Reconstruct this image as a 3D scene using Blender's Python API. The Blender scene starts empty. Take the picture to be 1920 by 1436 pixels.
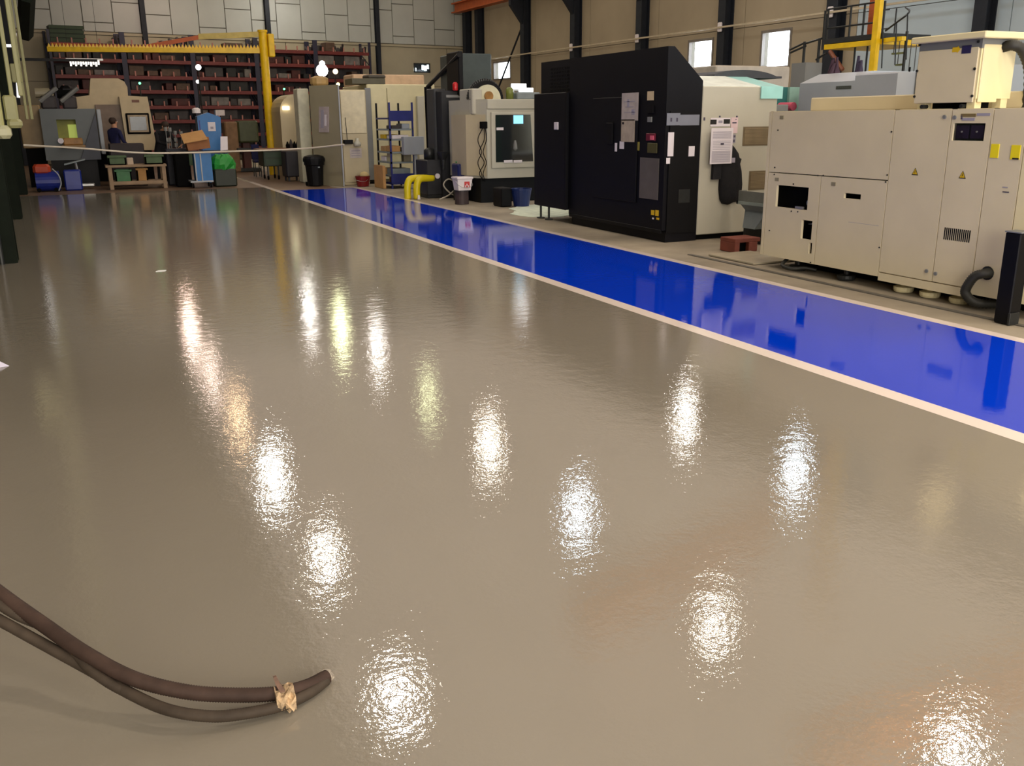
import bpy, math, random
import numpy as np
from mathutils import Vector, Matrix
random.seed(7)
PI = math.pi
sc = bpy.context.scene
COL = sc.collection

# ------------------------------------------------------------------ camera, world, exposure
H, F_PX, CX, CY = 1.65, 1711.0, 960.0, 718.0
_d = np.array([50, 5900, F_PX]); _d /= np.linalg.norm(_d)
_y = np.array([131 - CX, 229 - CY, F_PX]); _y -= _y.dot(_d) * _d; _y /= np.linalg.norm(_y)
_x = np.cross(_d, _y); _x /= np.linalg.norm(_x)
RM = np.array([_x, _y, -_d])           # camera axes (right, down, forward) -> world
CAM = np.array([0, 0, H])
cam_data = bpy.data.cameras.new('camera'); cam_data.sensor_width = 36; cam_data.lens = F_PX / 1920 * 36
cam_data.clip_start = 0.05; cam_data.clip_end = 300
cam = bpy.data.objects.new('camera', cam_data); COL.objects.link(cam)
_m = Matrix.Identity(4)
for i in range(3):
    _m[i][0] = RM[i][0]; _m[i][1] = -RM[i][1]; _m[i][2] = -RM[i][2]
_m[2][3] = H
cam.matrix_world = _m
sc.camera = cam

w = bpy.data.worlds.new('world'); sc.world = w; w.use_nodes = True
wb = w.node_tree.nodes['Background']
wb.inputs[0].default_value = (0.82, 0.91, 1.0, 1); wb.inputs[1].default_value = 9.0
sc.view_settings.view_transform = 'Standard'; sc.view_settings.look = 'None'
sc.view_settings.exposure = 0.48; sc.view_settings.gamma = 1.0
try: sc.view_settings.use_curve_mapping = False
except Exception: pass
LAMP_POWER = 100.0       # emission strength of the high bay diffusers
# unseen area lights added as daylight fill, behind and right of the camera
def area(name, loc, rot, sx, sy, power, col):
    l = bpy.data.lights.new(name, 'AREA'); l.shape = 'RECTANGLE'; l.size = sx; l.size_y = sy
    l.energy = power; l.color = col
    o = bpy.data.objects.new(name, l); o.location = loc; o.rotation_euler = rot; COL.objects.link(o)
    return o
area('fill_behind', (2.0, -7.2, 3.4), (PI/2, 0, -.12), 11, 5, 1150, (1.0, 0.93, 0.84))
area('fill_right', (17.6, 4.0, 3.0), (0, PI/2, 0), 3.6, 5.0, 260, (0.72, 0.86, 1.0))

# ------------------------------------------------------------------ pixel helpers (each thing has its own depth)
def ray(px, py): return RM @ np.array([px - CX, py - CY, F_PX])
def pz(px, py, z=0.0): r = ray(px, py); return CAM + r * ((z - H) / r[2])
def pxx(px, py, x): r = ray(px, py); p = CAM + r * (x / r[0]); return p[1], p[2]     # y, z on plane x
def pyy(px, py, y): r = ray(px, py); p = CAM + r * (y / r[1]); return p[0], p[2]     # x, z on plane y
CORNER = np.array([18.54, 45.5, 0.0])
A9 = math.radians(9.14); A2 = math.radians(2.34)
FW = Matrix.Translation(CORNER) @ Matrix.Rotation(A9, 4, 'Z')      # far wall: local x right, local y away
RW = Matrix.Translation(CORNER) @ Matrix.Rotation(A2, 4, 'Z')      # right wall: local x outwards, local y away
def onF(px, py, b=0.0):      # local x, z on the far wall plane offset b towards the room
    r = ray(px, py); ux = np.array([math.cos(A9), math.sin(A9), 0]); n = np.array([-math.sin(A9), math.cos(A9), 0])
    o = CORNER - n * b; p = CAM + r * (n.dot(o - CAM) / n.dot(r)); return ux.dot(p - CORNER), p[2]
def onR(px, py, b=0.0):      # local y, z on the right wall plane offset b towards the room
    r = ray(px, py); uy = np.array([-math.sin(A2), math.cos(A2), 0]); n = np.array([math.cos(A2), math.sin(A2), 0])
    o = CORNER - n * b; p = CAM + r * (n.dot(o - CAM) / n.dot(r)); return uy.dot(p - CORNER), p[2]

# ------------------------------------------------------------------ materials
def lin(c):
    c = c / 255.0
    return c / 12.92 if c <= 0.04045 else ((c + 0.055) / 1.055) ** 2.4
MATS = {}
def mat(name, rgb, rough=0.5, metal=0.0, var=0.12, scale=6.0, bump=0.0, emit=0.0, spec=0.5, coat=0.0, alpha=1.0, trans=0.0):
    if name in MATS: return MATS[name]
    m = bpy.data.materials.new(name); m.use_nodes = True
    nt = m.node_tree; b = nt.nodes['Principled BSDF']
    c = tuple(lin(v) for v in rgb) + (1,)
    b.inputs['Roughness'].default_value = rough; b.inputs['Metallic'].default_value = metal
    b.inputs['Specular IOR Level'].default_value = spec
    b.inputs['Coat Weight'].default_value = coat
    b.inputs['Alpha'].default_value = alpha
    b.inputs['Transmission Weight'].default_value = trans
    b.inputs['Base Color'].default_value = c
    if emit > 0:
        b.inputs['Emission Color'].default_value = c; b.inputs['Emission Strength'].default_value = emit
    elif var > 0:
        tc = nt.nodes.new('ShaderNodeTexCoord'); n = nt.nodes.new('ShaderNodeTexNoise')
        n.inputs['Scale'].default_value = scale; n.inputs['Detail'].default_value = 5
        nt.links.new(tc.outputs['Object'], n.inputs['Vector'])
        r = nt.nodes.new('ShaderNodeValToRGB')
        r.color_ramp.elements[0].position = 0.3; r.color_ramp.elements[1].position = 0.7
        r.color_ramp.elements[0].color = tuple(v * (1 - var) for v in c[:3]) + (1,)
        r.color_ramp.elements[1].color = tuple(min(1, v * (1 + var)) for v in c[:3]) + (1,)
        nt.links.new(n.outputs['Fac'], r.inputs['Fac']); nt.links.new(r.outputs['Color'], b.inputs['Base Color'])
        if bump > 0:
            bp = nt.nodes.new('ShaderNodeBump'); bp.inputs['Strength'].default_value = bump; bp.inputs['Distance'].default_value = 0.02
            nt.links.new(n.outputs['Fac'], bp.inputs['Height']); nt.links.new(bp.outputs['Normal'], b.inputs['Normal'])
    MATS[name] = m
    return m

def epoxy(name, rgb, rough, peel=0.5, var=0.06, ior=1.65):
    """self-levelled resin: clear gloss with orange peel and slow waves"""
    m = bpy.data.materials.new(name); m.use_nodes = True; nt = m.node_tree; b = nt.nodes['Principled BSDF']
    c = tuple(lin(v) for v in rgb)
    g = nt.nodes.new('ShaderNodeNewGeometry')
    n1 = nt.nodes.new('ShaderNodeTexNoise'); n1.inputs['Scale'].default_value = 0.35; n1.inputs['Detail'].default_value = 4
    nt.links.new(g.outputs['Position'], n1.inputs['Vector'])
    r = nt.nodes.new('ShaderNodeValToRGB'); r.color_ramp.elements[0].position = 0.3; r.color_ramp.elements[1].position = 0.7
    r.color_ramp.elements[0].color = tuple(v * (1 - var) for v in c) + (1,)
    r.color_ramp.elements[1].color = tuple(v * (1 + var) for v in c) + (1,)
    nt.links.new(n1.outputs['Fac'], r.inputs['Fac']); nt.links.new(r.outputs['Color'], b.inputs['Base Color'])
    b.inputs['Roughness'].default_value = rough; b.inputs['IOR'].default_value = ior
    na = nt.nodes.new('ShaderNodeTexNoise'); na.inputs['Scale'].default_value = 42; na.inputs['Detail'].default_value = 3; na.inputs['Roughness'].default_value = 0.6
    nb = nt.nodes.new('ShaderNodeTexNoise'); nb.inputs['Scale'].default_value = 9; nb.inputs['Detail'].default_value = 3
    for n in (na, nb): nt.links.new(g.outputs['Position'], n.inputs['Vector'])
    b1 = nt.nodes.new('ShaderNodeBump'); b1.inputs['Strength'].default_value = peel; b1.inputs['Distance'].default_value = 0.0007
    b2 = nt.nodes.new('ShaderNodeBump'); b2.inputs['Strength'].default_value = 0.5; b2.inputs['Distance'].default_value = 0.0026*min(1, peel*1.3)
    nt.links.new(na.outputs['Fac'], b1.inputs['Height']); nt.links.new(nb.outputs['Fac'], b2.inputs['Height'])
    nt.links.new(b2.outputs['Normal'], b1.inputs['Normal']); nt.links.new(b1.outputs['Normal'], b.inputs['Normal'])
    MATS[name] = m
    return m

GREY = epoxy('grey_epoxy', (131, 124, 111), 0.03, 1.0)
BLUE = epoxy('blue_epoxy', (0, 56, 206), 0.03, 0.3, ior=1.47)
WLINE = epoxy('white_line_paint', (232, 218, 208), 0.2, 0.3)
CONC = mat('raw_concrete', (150, 140, 122), 0.75, var=0.28, scale=1.3, bump=0.15)
BROWN = mat('old_brown_floor', (112, 90, 72), 0.45, var=0.25, scale=0.8)
POWDER = mat('pale_absorbent', (215, 225, 205), 0.9, var=0.15, scale=7)
WALLW = mat('panel_white', (182, 184, 178), 0.7, var=0.05, scale=1)
WALLB = mat('panel_beige', (164, 150, 126), 0.7, var=0.06, scale=1)
WALL_COOL_LIT = mat('panel_cool_lit', (176, 190, 198), 0.6, var=0.04, scale=1)  # cool light on this wall stretch is put into the panel colour
WALLL = mat('block_beige', (172, 162, 138), 0.8, var=0.08, scale=1)
JOINT = mat('joint_grey', (110, 104, 92), 0.8, var=0.1)
STEEL = mat('column_blue_black', (32, 36, 44), 0.6, spec=0.3, var=0.15)
DGREEN = mat('column_green', (18, 25, 17), 0.75, spec=0.15, var=0.2)
ROOF = mat('roof_metal', (150, 146, 140), 0.7, var=0.1)
ORANGE = mat('crane_orange', (178, 84, 30), 0.5, var=0.12)
YELLOW = mat('crane_yellow', (226, 186, 14), 0.4, var=0.12)
CREAM = mat("machine_cream", (214, 202, 170), 0.42, var=0.05, scale=2)
CREAML = mat('machine_cream_light', (228, 216, 172), 0.4, var=0.04, scale=2)
MWHITE = mat('machine_white', (182, 179, 164), 0.4, var=0.05, scale=2)
MBEIGE = mat('machine_beige', (190, 178, 148), 0.45, var=0.06, scale=2)
OLIVE = mat('machine_olive', (150, 142, 118), 0.45, var=0.06, scale=2)
LGREY = mat('machine_light_grey', (158, 164, 172), 0.4, var=0.05, scale=2)
MGREY = mat('machine_mid_grey', (120, 122, 122), 0.45, var=0.06, scale=2)
SLATE = mat('machine_slate', (82, 88, 90), 0.45, var=0.08, scale=2)
BLACK = mat('machine_black', (11, 11, 14), 0.5, spec=0.2, var=0.12, scale=3)
NAVYB = mat('machine_blue_black', (12, 12, 18), 0.5, spec=0.2, var=0.12, scale=3)
DARK = mat('dark_recess', (10, 10, 11), 0.8, spec=0.1, var=0.1)
DKMET = mat('dark_metal', (40, 42, 42), 0.45, 0.3, var=0.2, scale=12)
DTEAL = mat('dark_grey_green', (52, 62, 60), 0.4, var=0.12)
RUBBER = mat('hose_grey_rubber', (58, 44, 37), 0.7, spec=0.2, var=0.25, scale=18)
RUBBER2 = mat('hose_olive_rubber', (60, 51, 42), 0.7, spec=0.2, var=0.25, scale=18)
HBLACK = mat('black_hose', (38, 38, 34), 0.55, var=0.2)
TAPE = mat('crumpled_tape', (176, 150, 116), 0.7, var=0.5, scale=40, bump=0.6)
PAPER = mat('paper', (216, 210, 216), 0.8, var=0.03)
INK = mat('ink', (70, 66, 84), 0.8, var=0)
INKL = mat('ink_light', (150, 146, 160), 0.8, var=0)
INKB = mat('ink_black', (22, 20, 20), 0.7, var=0)
YLAB = mat('yellow_label', (232, 214, 20), 0.6, var=0.04)
YWARN = mat('warning_yellow', (214, 176, 20), 0.6, var=0.04)
RED = mat('red_plastic', (168, 24, 30), 0.4, var=0.1)
RACKR = mat('rack_red', (106, 36, 34), 0.5, var=0.15)
CRATE = mat('crate_dark', (56, 50, 52), 0.6, var=0.3, scale=5)
CRATE2 = mat('crate_grey', (112, 106, 104), 0.6, var=0.3, scale=5)
CRATE3 = mat('crate_maroon', (70, 26, 24), 0.6, var=0.3, scale=5)
BLUEP = mat('blue_plastic', (24, 42, 128), 0.4, var=0.1)
BLUEC = mat('blue_cabinet_paint', (44, 112, 176), 0.45, var=0.08)
BLUER = mat('blue_shelf_paint', (26, 34, 110), 0.45, var=0.1)
GREENP = mat('green_plastic', (32, 110, 52), 0.45, var=0.15)
GREEND = mat('dull_green', (70, 92, 60), 0.6, var=0.15)
GREENB = mat('bright_green', (30, 140, 50), 0.5, var=0.1)
CARD = mat('cardboard', (190, 145, 92), 0.85, var=0.08)
WOOD = mat('wood_block', (120, 60, 44), 0.8, var=0.2)
CLOTH = mat('black_cloth', (16, 16, 20), 0.95, var=0.3, scale=20, bump=0.4)
NAVY = mat('navy_cloth', (24, 26, 70), 0.9, var=0.2)
SKIN = mat('skin', (188, 138, 108), 0.6, var=0.05)
HAIR = mat('hair', (50, 34, 26), 0.8, var=0.2)
WHITEP = mat('white_plastic', (228, 220, 222), 0.45, var=0.04)
GREYP = mat('grey_plastic', (128, 138, 142), 0.5, var=0.08)
CYAN = mat('cyan_hood', (164, 222, 218), 0.3, var=0.06)
CYAND = mat('teal_panel', (60, 120, 118), 0.3, var=0.06)
BRASS = mat('brass_hub', (150, 110, 60), 0.4, 0.5, var=0.2)
ALU = mat('aluminium', (170, 170, 168), 0.35, 0.7, var=0.05)
ROPE = mat('rope_white', (222, 212, 196), 0.8, var=0.05)
GLASSD = mat('machine_window_glass', (14, 20, 24), 0.05, var=0, spec=0.8)
PINK = mat('pink_sign', (214, 96, 120), 0.6, var=0.05)
GLOW = {}
def glow(key, rgb, s):
    if key not in GLOW: GLOW[key] = mat('glow_' + key, rgb, 0.5, emit=s)
    return GLOW[key]
glass = bpy.data.materials.new('window_pane_glass'); glass.use_nodes = True
_b = glass.node_tree.nodes['Principled BSDF']; _b.inputs['Transmission Weight'].default_value = 1; _b.inputs['Roughness'].default_value = 0.0; _b.inputs['IOR'].default_value = 1.02

# ------------------------------------------------------------------ mesh helpers
def matw(o):
    m = o.matrix_basis.copy(); p = o.parent
    while p: m = p.matrix_basis @ m; p = p.parent
    return m
class MB:
    def __init__(s, M=None): s.v = []; s.f = []; s.mi = []; s.mats = []; s.M = M
    def _add(s, vs, fs, m=None):
        k = len(s.v)
        for q in vs:
            q = Vector(q); s.v.append(s.M @ q if s.M else q)
        idx = 0
        if m is not None:
            if m not in s.mats: s.mats.append(m)
            idx = s.mats.index(m)
        for f in fs: s.f.append([k + i for i in f]); s.mi.append(idx)
        return s
    def box(s, x0, x1, y0, y1, z0, z1, m=None):
        x0, x1 = sorted((x0, x1)); y0, y1 = sorted((y0, y1)); z0, z1 = sorted((z0, z1))
        vs = [(x0,y0,z0),(x1,y0,z0),(x1,y1,z0),(x0,y1,z0),(x0,y0,z1),(x1,y0,z1),(x1,y1,z1),(x0,y1,z1)]
        return s._add(vs, [(0,3,2,1),(4,5,6,7),(0,1,5,4),(1,2,6,5),(2,3,7,6),(3,0,4,7)], m)
    def cbox(s, x0, x1, y0, y1, z0, z1, c=0.01, m=None):
        """box with chamfered edges (rounded-looking)"""
        x0, x1 = sorted((x0, x1)); y0, y1 = sorted((y0, y1)); z0, z1 = sorted((z0, z1))
        c = min(c, (x1-x0)/3, (y1-y0)/3, (z1-z0)/3)
        def ring(i, z): return [(x0+i+c,y0+i,z),(x1-i-c,y0+i,z),(x1-i,y0+i+c,z),(x1-i,y1-i-c,z),(x1-i-c,y1-i,z),(x0+i+c,y1-i,z),(x0+i,y1-i-c,z),(x0+i,y0+i+c,z)]
        c2 = c * 0.7
        vs = ring(c2, z0) + ring(0, z0 + c) + ring(0, z1 - c) + ring(c2, z1)
        fs = [tuple(reversed(range(8))), tuple(range(24, 32))]
        for r in range(3):
            for i in range(8): fs.append((r*8+i, r*8+(i+1)%8, (r+1)*8+(i+1)%8, (r+1)*8+i))
        return s._add(vs, fs, m)
    def prism(s, pts, axis, a0, a1, m=None):
        """extrude polygon (2D) along axis: 'y' -> pts are (x,z); 'x' -> (y,z); 'z' -> (x,y)"""
        def P(p, a): return {'y': (p[0], a, p[1]), 'x': (a, p[0], p[1]), 'z': (p[0], p[1], a)}[axis]
        n = len(pts); vs = [P(p, a0) for p in pts] + [P(p, a1) for p in pts]
        ar = sum(pts[i][0]*pts[(i+1)%n][1]-pts[(i+1)%n][0]*pts[i][1] for i in range(n))
        flip = (ar > 0) != ((a1 > a0)); 
        if axis == 'y': flip = not flip
        fs = [tuple(range(n)), tuple(range(2*n-1, n-1, -1))] + [(i, i+n, (i+1)%n+n, (i+1)%n) for i in range(n)]
        if flip: fs = [tuple(reversed(f)) for f in fs]
        # fs orientation: bottom cap forward order means facing -axis when ccw is reversed
        fs = [tuple(reversed(f)) for f in fs]
        return s._add(vs, fs, m)
    def cyl(s, p0, p1, r0, r1=None, n=12, m=None, caps=True):
        r1 = r0 if r1 is None else r1
        p0 = Vector(p0); p1 = Vector(p1); d = (p1 - p0).normalized()
        a = d.orthogonal().normalized(); b = d.cross(a)
        vs = [p0 + (a*math.cos(2*PI*i/n) + b*math.sin(2*PI*i/n))*r0 for i in range(n)] + [p1 + (a*math.cos(2*PI*i/n) + b*math.sin(2*PI*i/n))*r1 for i in range(n)]
        fs = [(i, (i+1)%n, (i+1)%n+n, i+n) for i in range(n)]
        if caps: fs += [tuple(reversed(range(n))), tuple(range(n, 2*n))]
        return s._add(vs, fs, m)
    def tube(s, pts, r, n=8, m=None, rfun=None):
        pts = [Vector(p) for p in pts]; k = len(pts); vs = []
        a = None
        for i, p in enumerate(pts):
            d = (pts[min(i+1,k-1)] - pts[max(i-1,0)]).normalized()
            if a is None: a = d.orthogonal().normalized()
            a = (a - d*a.dot(d)).normalized(); b = d.cross(a)
            rr = rfun(i) if rfun else r
            for j in range(n): vs.append(p + (a*math.cos(2*PI*j/n) + b*math.sin(2*PI*j/n))*rr)
        fs = [(i*n+j, i*n+(j+1)%n, (i+1)*n+(j+1)%n, (i+1)*n+j) for i in range(k-1) for j in range(n)]
        fs += [tuple(reversed(range(n))), tuple(range((k-1)*n, k*n))]
        return s._add(vs, fs, m)
    def lathe(s, prof, c, n=20, m=None):
        """prof list of (r,z) bottom to top around vertical axis at c"""
        vs = [(c[0]+r*math.cos(2*PI*i/n), c[1]+r*math.sin(2*PI*i/n), c[2]+z) for r, z in prof for i in range(n)]
        fs = [(k*n+i, k*n+(i+1)%n, (k+1)*n+(i+1)%n, (k+1)*n+i) for k in range(len(prof)-1) for i in range(n)]
        fs += [tuple(reversed(range(n))), tuple(range((len(prof)-1)*n, len(prof)*n))]
        return s._add(vs, fs, m)
    def quad(s, a, b, c, d, m=None): return s._add([a, b, c, d], [(0, 1, 2, 3)], m)
    def build(s, name, m=None, parent=None, loc=None, smooth=False, label=None):
        me = bpy.data.meshes.new(name); o = bpy.data.objects.new(name, me); COL.objects.link(o)
        if parent: o.parent = parent; inv = matw(parent).inverted()
        else:
            if loc is None:
                xs = [q.x for q in s.v]; ys = [q.y for q in s.v]; zs = [q.z for q in s.v]
                loc = ((min(xs)+max(xs))/2, (min(ys)+max(ys))/2, min(zs))
            o.location = loc; inv = Matrix.Translation(-Vector(loc))
        me.from_pydata([tuple(inv @ q) for q in s.v], [], s.f)
        if s.mats:
            for mm in s.mats: me.materials.append(mm)
            me.polygons.foreach_set('material_index', s.mi)
        else: me.materials.append(m)
        if smooth:
            me.polygons.foreach_set('use_smooth', [True]*len(me.polygons))
        me.update()
        if label: o['label'] = label
        return o
def spline(pts, n=10):
    P = [Vector(p) for p in pts]; P = [P[0]*2-P[1]] + P + [P[-1]*2-P[-2]]; out = []
    for i in range(1, len(P)-2):
        for k in range(n):
            t = k/n; a, b, c, d = P[i-1], P[i], P[i+1], P[i+2]
            out.append(0.5*((2*b)+(c-a)*t+(2*a-5*b+4*c-d)*t*t+(3*b-a-3*c+d)*t**3))
    out.append(P[-2]); return out
def tag(o, label, cat, group=None, kind=None):
    o['label'] = label; o['category'] = cat
    if group: o['group'] = group
    if kind: o['kind'] = kind
    return o
def struct(o, label=None, cat=None):
    o['kind'] = 'structure'
    if label: o['label'] = label
    if cat: o['category'] = cat
    return o
def thing(name, loc, label, cat, group=None, rz=0.0):
    o = bpy.data.objects.new(name, None); COL.objects.link(o); o.location = loc; o.rotation_euler = (0, 0, rz)
    o.empty_display_size = 0.2
    return tag(o, label, cat, group)
def copy_tree(o, parent=None):
    c = o.copy(); COL.objects.link(c); c.parent = parent
    for ch in [x for x in COL.objects if x.parent == o]: copy_tree(ch, c)
    return c
def holed(mb, u0, u1, z0, z1, holes, put):
    """fill a rectangle with cells, leaving the holes open; put(u0,u1,z0,z1) adds one cell"""
    us = sorted({u0, u1, *[h[0] for h in holes], *[h[1] for h in holes]}); zs = sorted({z0, z1, *[h[2] for h in holes], *[h[3] for h in holes]})
    for a, b in zip(us, us[1:]):
        for c, d in zip(zs, zs[1:]):
            mu, mz = (a+b)/2, (c+d)/2
            if not any(h[0] < mu < h[1] and h[2] < mz < h[3] for h in holes): put(a, b, c, d)
def rx(px0, py0, px1, py1, X):   # pixel rectangle on plane x=X -> y0,y1,z0,z1
    pm, qm = (px0+px1)/2, (py0+py1)/2
    ya, _ = pxx(px0, qm, X); yb, _ = pxx(px1, qm, X); _, za = pxx(pm, py1, X); _, zb = pxx(pm, py0, X)
    return min(ya, yb), max(ya, yb), za, zb
def ry(px0, py0, px1, py1, Y):   # pixel rectangle on plane y=Y -> x0,x1,z0,z1
    pm, qm = (px0+px1)/2, (py0+py1)/2
    xa, _ = pyy(px0, qm, Y); xb, _ = pyy(px1, qm, Y); _, za = pyy(pm, py1, Y); _, zb = pyy(pm, py0, Y)
    return xa, xb, za, zb

# ================================================================== SETTING
X_L, X_B0, X_B1, X_W1 = 4.30, 4.44, 6.28, 6.40
Y_END = 24.4
CEIL = 8.6
MB().box(-7.3, 22, -8, 50, -0.2, -0.006).build('floor', CONC); fl = COL.objects['floor']
struct(fl, 'worn bare concrete floor beyond the coated area', 'floor')
o = MB().box(-7.2, X_L, -7.9, Y_END, -0.006, 0.0).build('floor', GREY); struct(o, 'glossy grey resin floor with lamp reflections', 'floor')
o = MB().box(X_B0, X_B1, -7.9, Y_END - 1.4, -0.006, 0.0).build('floor', BLUE); struct(o, 'glossy blue resin walkway between two white lines', 'floor')
o = MB().box(X_L, X_B0, -7.9, Y_END + 2.4, -0.006, 0.0006).build('trim_1', WLINE); struct(o, 'white line between grey floor and blue walkway', 'line')
o = MB().box(X_B1, X_W1, -7.9, Y_END - 1.4, -0.006, 0.0006).build('trim_2', WLINE); struct(o, 'thin white line between blue walkway and bare concrete', 'line')
o = MB().box(-7.2, X_L - 0.02, Y_END, 45, -0.006, -0.003).box(X_B0, 5.9, Y_END-1.4, 42, -0.006, -0.003).build('floor', BROWN); struct(o, 'old brown floor under the far workbenches', 'floor')
# dark trench rail in the concrete strip in front of the machines
MBr = MB().box(6.78, 6.84, 1.0, 9.4, -0.006, 0.004).build('trim_3', mat('rail_grey', (96, 92, 84), 0.6)); struct(MBr, 'narrow grey channel in the concrete beside the cream machine', 'channel')
# pale absorbent on the floor near black machine
mb = MB()
for (cx_, cy_, r_) in ((8.2, 15.6, 0.9), (7.5, 14.9, 0.55), (8.9, 16.0, 0.7)):
    pts = [(cx_ + r_*(0.8+0.3*random.random())*math.cos(a*PI/9), cy_ + 1.2*r_*(0.8+0.3*random.random())*math.sin(a*PI/9)) for a in range(18)]
    mb.prism(pts, 'z', -0.006, 0.001 + 0.001*random.random())
o = mb.build('absorbent_powder', POWDER); tag(o, 'pale absorbent powder spread on the concrete beside the black machine', 'powder', kind='stuff')

# walls: far wall (panels), right wall (panels)
wall = MB(FW).box(-26.5, 0.4, 0.06, 0.3, 0, CEIL).build('wall_back', JOINT); struct(wall, 'far wall of pale panels above beige blocks', 'wall')
ZL = 5.15
xs_cols = [onF(263, 0)[0], onF(497, 0)[0], onF(703, 0)[0], onF(871, 0)[0]]
step = (xs_cols[1] - xs_cols[0]) / 4.6
k = 0; x = xs_cols[0] - 8 * step
while x < -0.2:
    z = ZL; x1 = min(x + step, -0.02)
    off = [0.75, 1.5, 0.35, 1.15][k % 4]
    zs = [ZL, ZL + off] + [ZL + off + 1.45*i for i in range(1, 3)] + [CEIL - 0.02]
    zs = [q for q in zs if q < CEIL - 0.3] + [CEIL - 0.02]
    for a, b in zip(zs, zs[1:]):
        MB(FW).box(x + 0.018, x1 - 0.018, 0.0, 0.06, a + 0.018, b - 0.018).build('panel', WALLW, wall)
    x += step; k += 1
x = -26.2
while x < -0.1:
    x1 = min(x + 4.2, -0.02)
    for a, b in ((0.02, 1.6), (1.62, 3.2), (3.22, ZL - 0.14)):
        MB(FW).box(x + 0.02, x1 - 0.02, 0.0, 0.06, a, b).build('panel', WALLL, wall)
    x += 4.2
o = MB(FW).box(-26.5, 0, -0.04, 0.06, ZL - 0.12, ZL - 0.02).build('trim_4', WALLL); struct(o, 'ledge under the upper panels of the far wall', 'ledge')
for i, q in enumerate(xs_cols + [xs_cols[0] - 5.1]):
    t = MB(FW).box(q - 0.10, q + 0.10, -0.2, -0.17, 0, CEIL-.02).box(q - 0.02, q + 0.02, -0.17, -0.03, 0, CEIL-.02).box(q - 0.10, q + 0.10, -0.03, 0.0, 0, CEIL-.02)
    o = t.build('steel_column', STEEL)
    nm = ['left of the yellow crane post', 'directly behind the yellow crane post', 'right of the storage racks', 'in the far right corner', 'near the far left corner'][i]
    tag(o, 'slim dark steel column on the far wall, ' + nm, 'column')

wallr = MB(RW)
holesR = []
def rwin(px0, py0, px1, py1):
    pm, qm = (px0+px1)/2, (py0+py1)/2
    ya = onR(px0, qm)[0]; yb = onR(px1, qm)[0]; za = onR(pm, py1)[1]; zb = onR(pm, py0)[1]
    return (min(ya, yb), max(ya, yb), za, zb)
holesR = [rwin(926, 116, 957, 148), rwin(1291, 76, 1335, 148), rwin(1428, 58, 1481, 126)]
holed(wallr, -53, 0.3, 0, CEIL, holesR, lambda a, b, c, d: wallr.box(0.06, 0.26, a, b, c, d))
wallr = wallr.build('wall_right', JOINT); struct(wallr, 'right wall of tall beige panels with bright windows', 'wall')
cy = [onR(p, q)[0] for p, q in ((883, 100), (906, 100), (992, 60), (1087, 60), (1212, 60), (1368, 60), (1574, 60), (1857, 20))]
pitch = (cy[2] - cy[-1]) / 5.0
ZC = 4.30     # joint height beneath the cable line
edges = []
y = cy[2] + pitch
while y > -52: edges.append(y - 0.55); y -= pitch
edges = [-0.02] + edges
for a, b in zip(edges, edges[1:]):
    mm = WALL_COOL_LIT if b < cy[6] - 1 else WALLB
    for c, d in ((0.02, ZC - 0.01), (ZC + 0.01, CEIL - 0.02)):
        pb = MB(RW); y0, y1 = b + 0.012, a - 0.012
        hs = [h for h in holesR if h[0] > y0 - .6 and h[1] < y1 + .6 and c < h[2] < d]
        hs = [(max(h[0], y0), min(h[1], y1), h[2], h[3]) for h in hs]
        holed(pb, y0, y1, c, d, hs, lambda p, q, r, s_: pb.box(0.0, 0.06, p, q, r, s_))
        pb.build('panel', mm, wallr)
for i, h in enumerate(holesR):
    f = MB(RW)
    for (a, b, c, d) in ((h[0]-.05, h[0]+.03, h[2]-.05, h[3]+.05), (h[1]-.03, h[1]+.05, h[2]-.05, h[3]+.05), (h[0], h[1], h[2]-.05, h[2]+.03), (h[0], h[1], h[3]-.03, h[3]+.05)):
        f.box(-0.02, 0.10, a, b, c, d)
    fo = f.build('window_%d' % (i+1), mat('window_frame', (120, 112, 104), 0.5)); struct(fo, ['small bright window in the right wall above the white milling machine', 'bright window in the right wall beside the black machine', 'bright window in the right wall left of the yellow platform'][i], 'window')
    MB(RW).box(0.10, 0.11, h[0], h[1], h[2], h[3]).build('pane', glass, fo)
LBL = ['double dark column in the far right corner, back one', 'double dark column in the far right corner, front one', 'dark steel column with a diagonal brace behind the white milling machine', 'dark steel column behind the left half of the black machine', 'dark steel column rising behind the right half of the black machine', 'dark steel column between the two large bright windows', 'wide dark steel column behind the yellow platform', 'dark steel column behind the cream transformer box']
for i, q in enumerate(cy):
    wv = 0.17 if i != 6 else 0.20
    t = MB(RW).box(-0.36, -0.33, q - wv, q + wv, 0, CEIL).box(-0.33, -0.03, q - 0.02, q + 0.02, 0, CEIL).box(-0.03, 0.0, q - wv, q + wv, 0, CEIL)
    root = thing('steel_column', RW @ Vector((-0.2, q, 0)), LBL[i], 'column')
    t.build('column_shaft', STEEL, root)
    if i > 1:   # crane bracket
        MB(RW).prism([(-0.36, 5.6), (-0.36, 6.6), (-0.95, 6.6), (-0.95, 6.35)], 'y', q - 0.1, q + 0.1).build('crane_bracket', STEEL, root)
q = cy[2]
o = MB().cyl(RW @ Vector((-0.3, q + 0.2, 5.4)), RW @ Vector((-0.3, q + 2.6, 2.9)), 0.045, n=6).build('diagonal_brace', STEEL); tag(o, 'thin dark diagonal brace slanting down beside the small far window', 'brace')
o = MB().cyl(RW @ Vector((-0.3, cy[1]-.2, 4.6)), RW @ Vector((-0.3, cy[1]-1.0, 3.0)), 0.03, n=6).build('diagonal_brace', STEEL); tag(o, 'short thin dark brace at the double corner column', 'brace')
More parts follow.
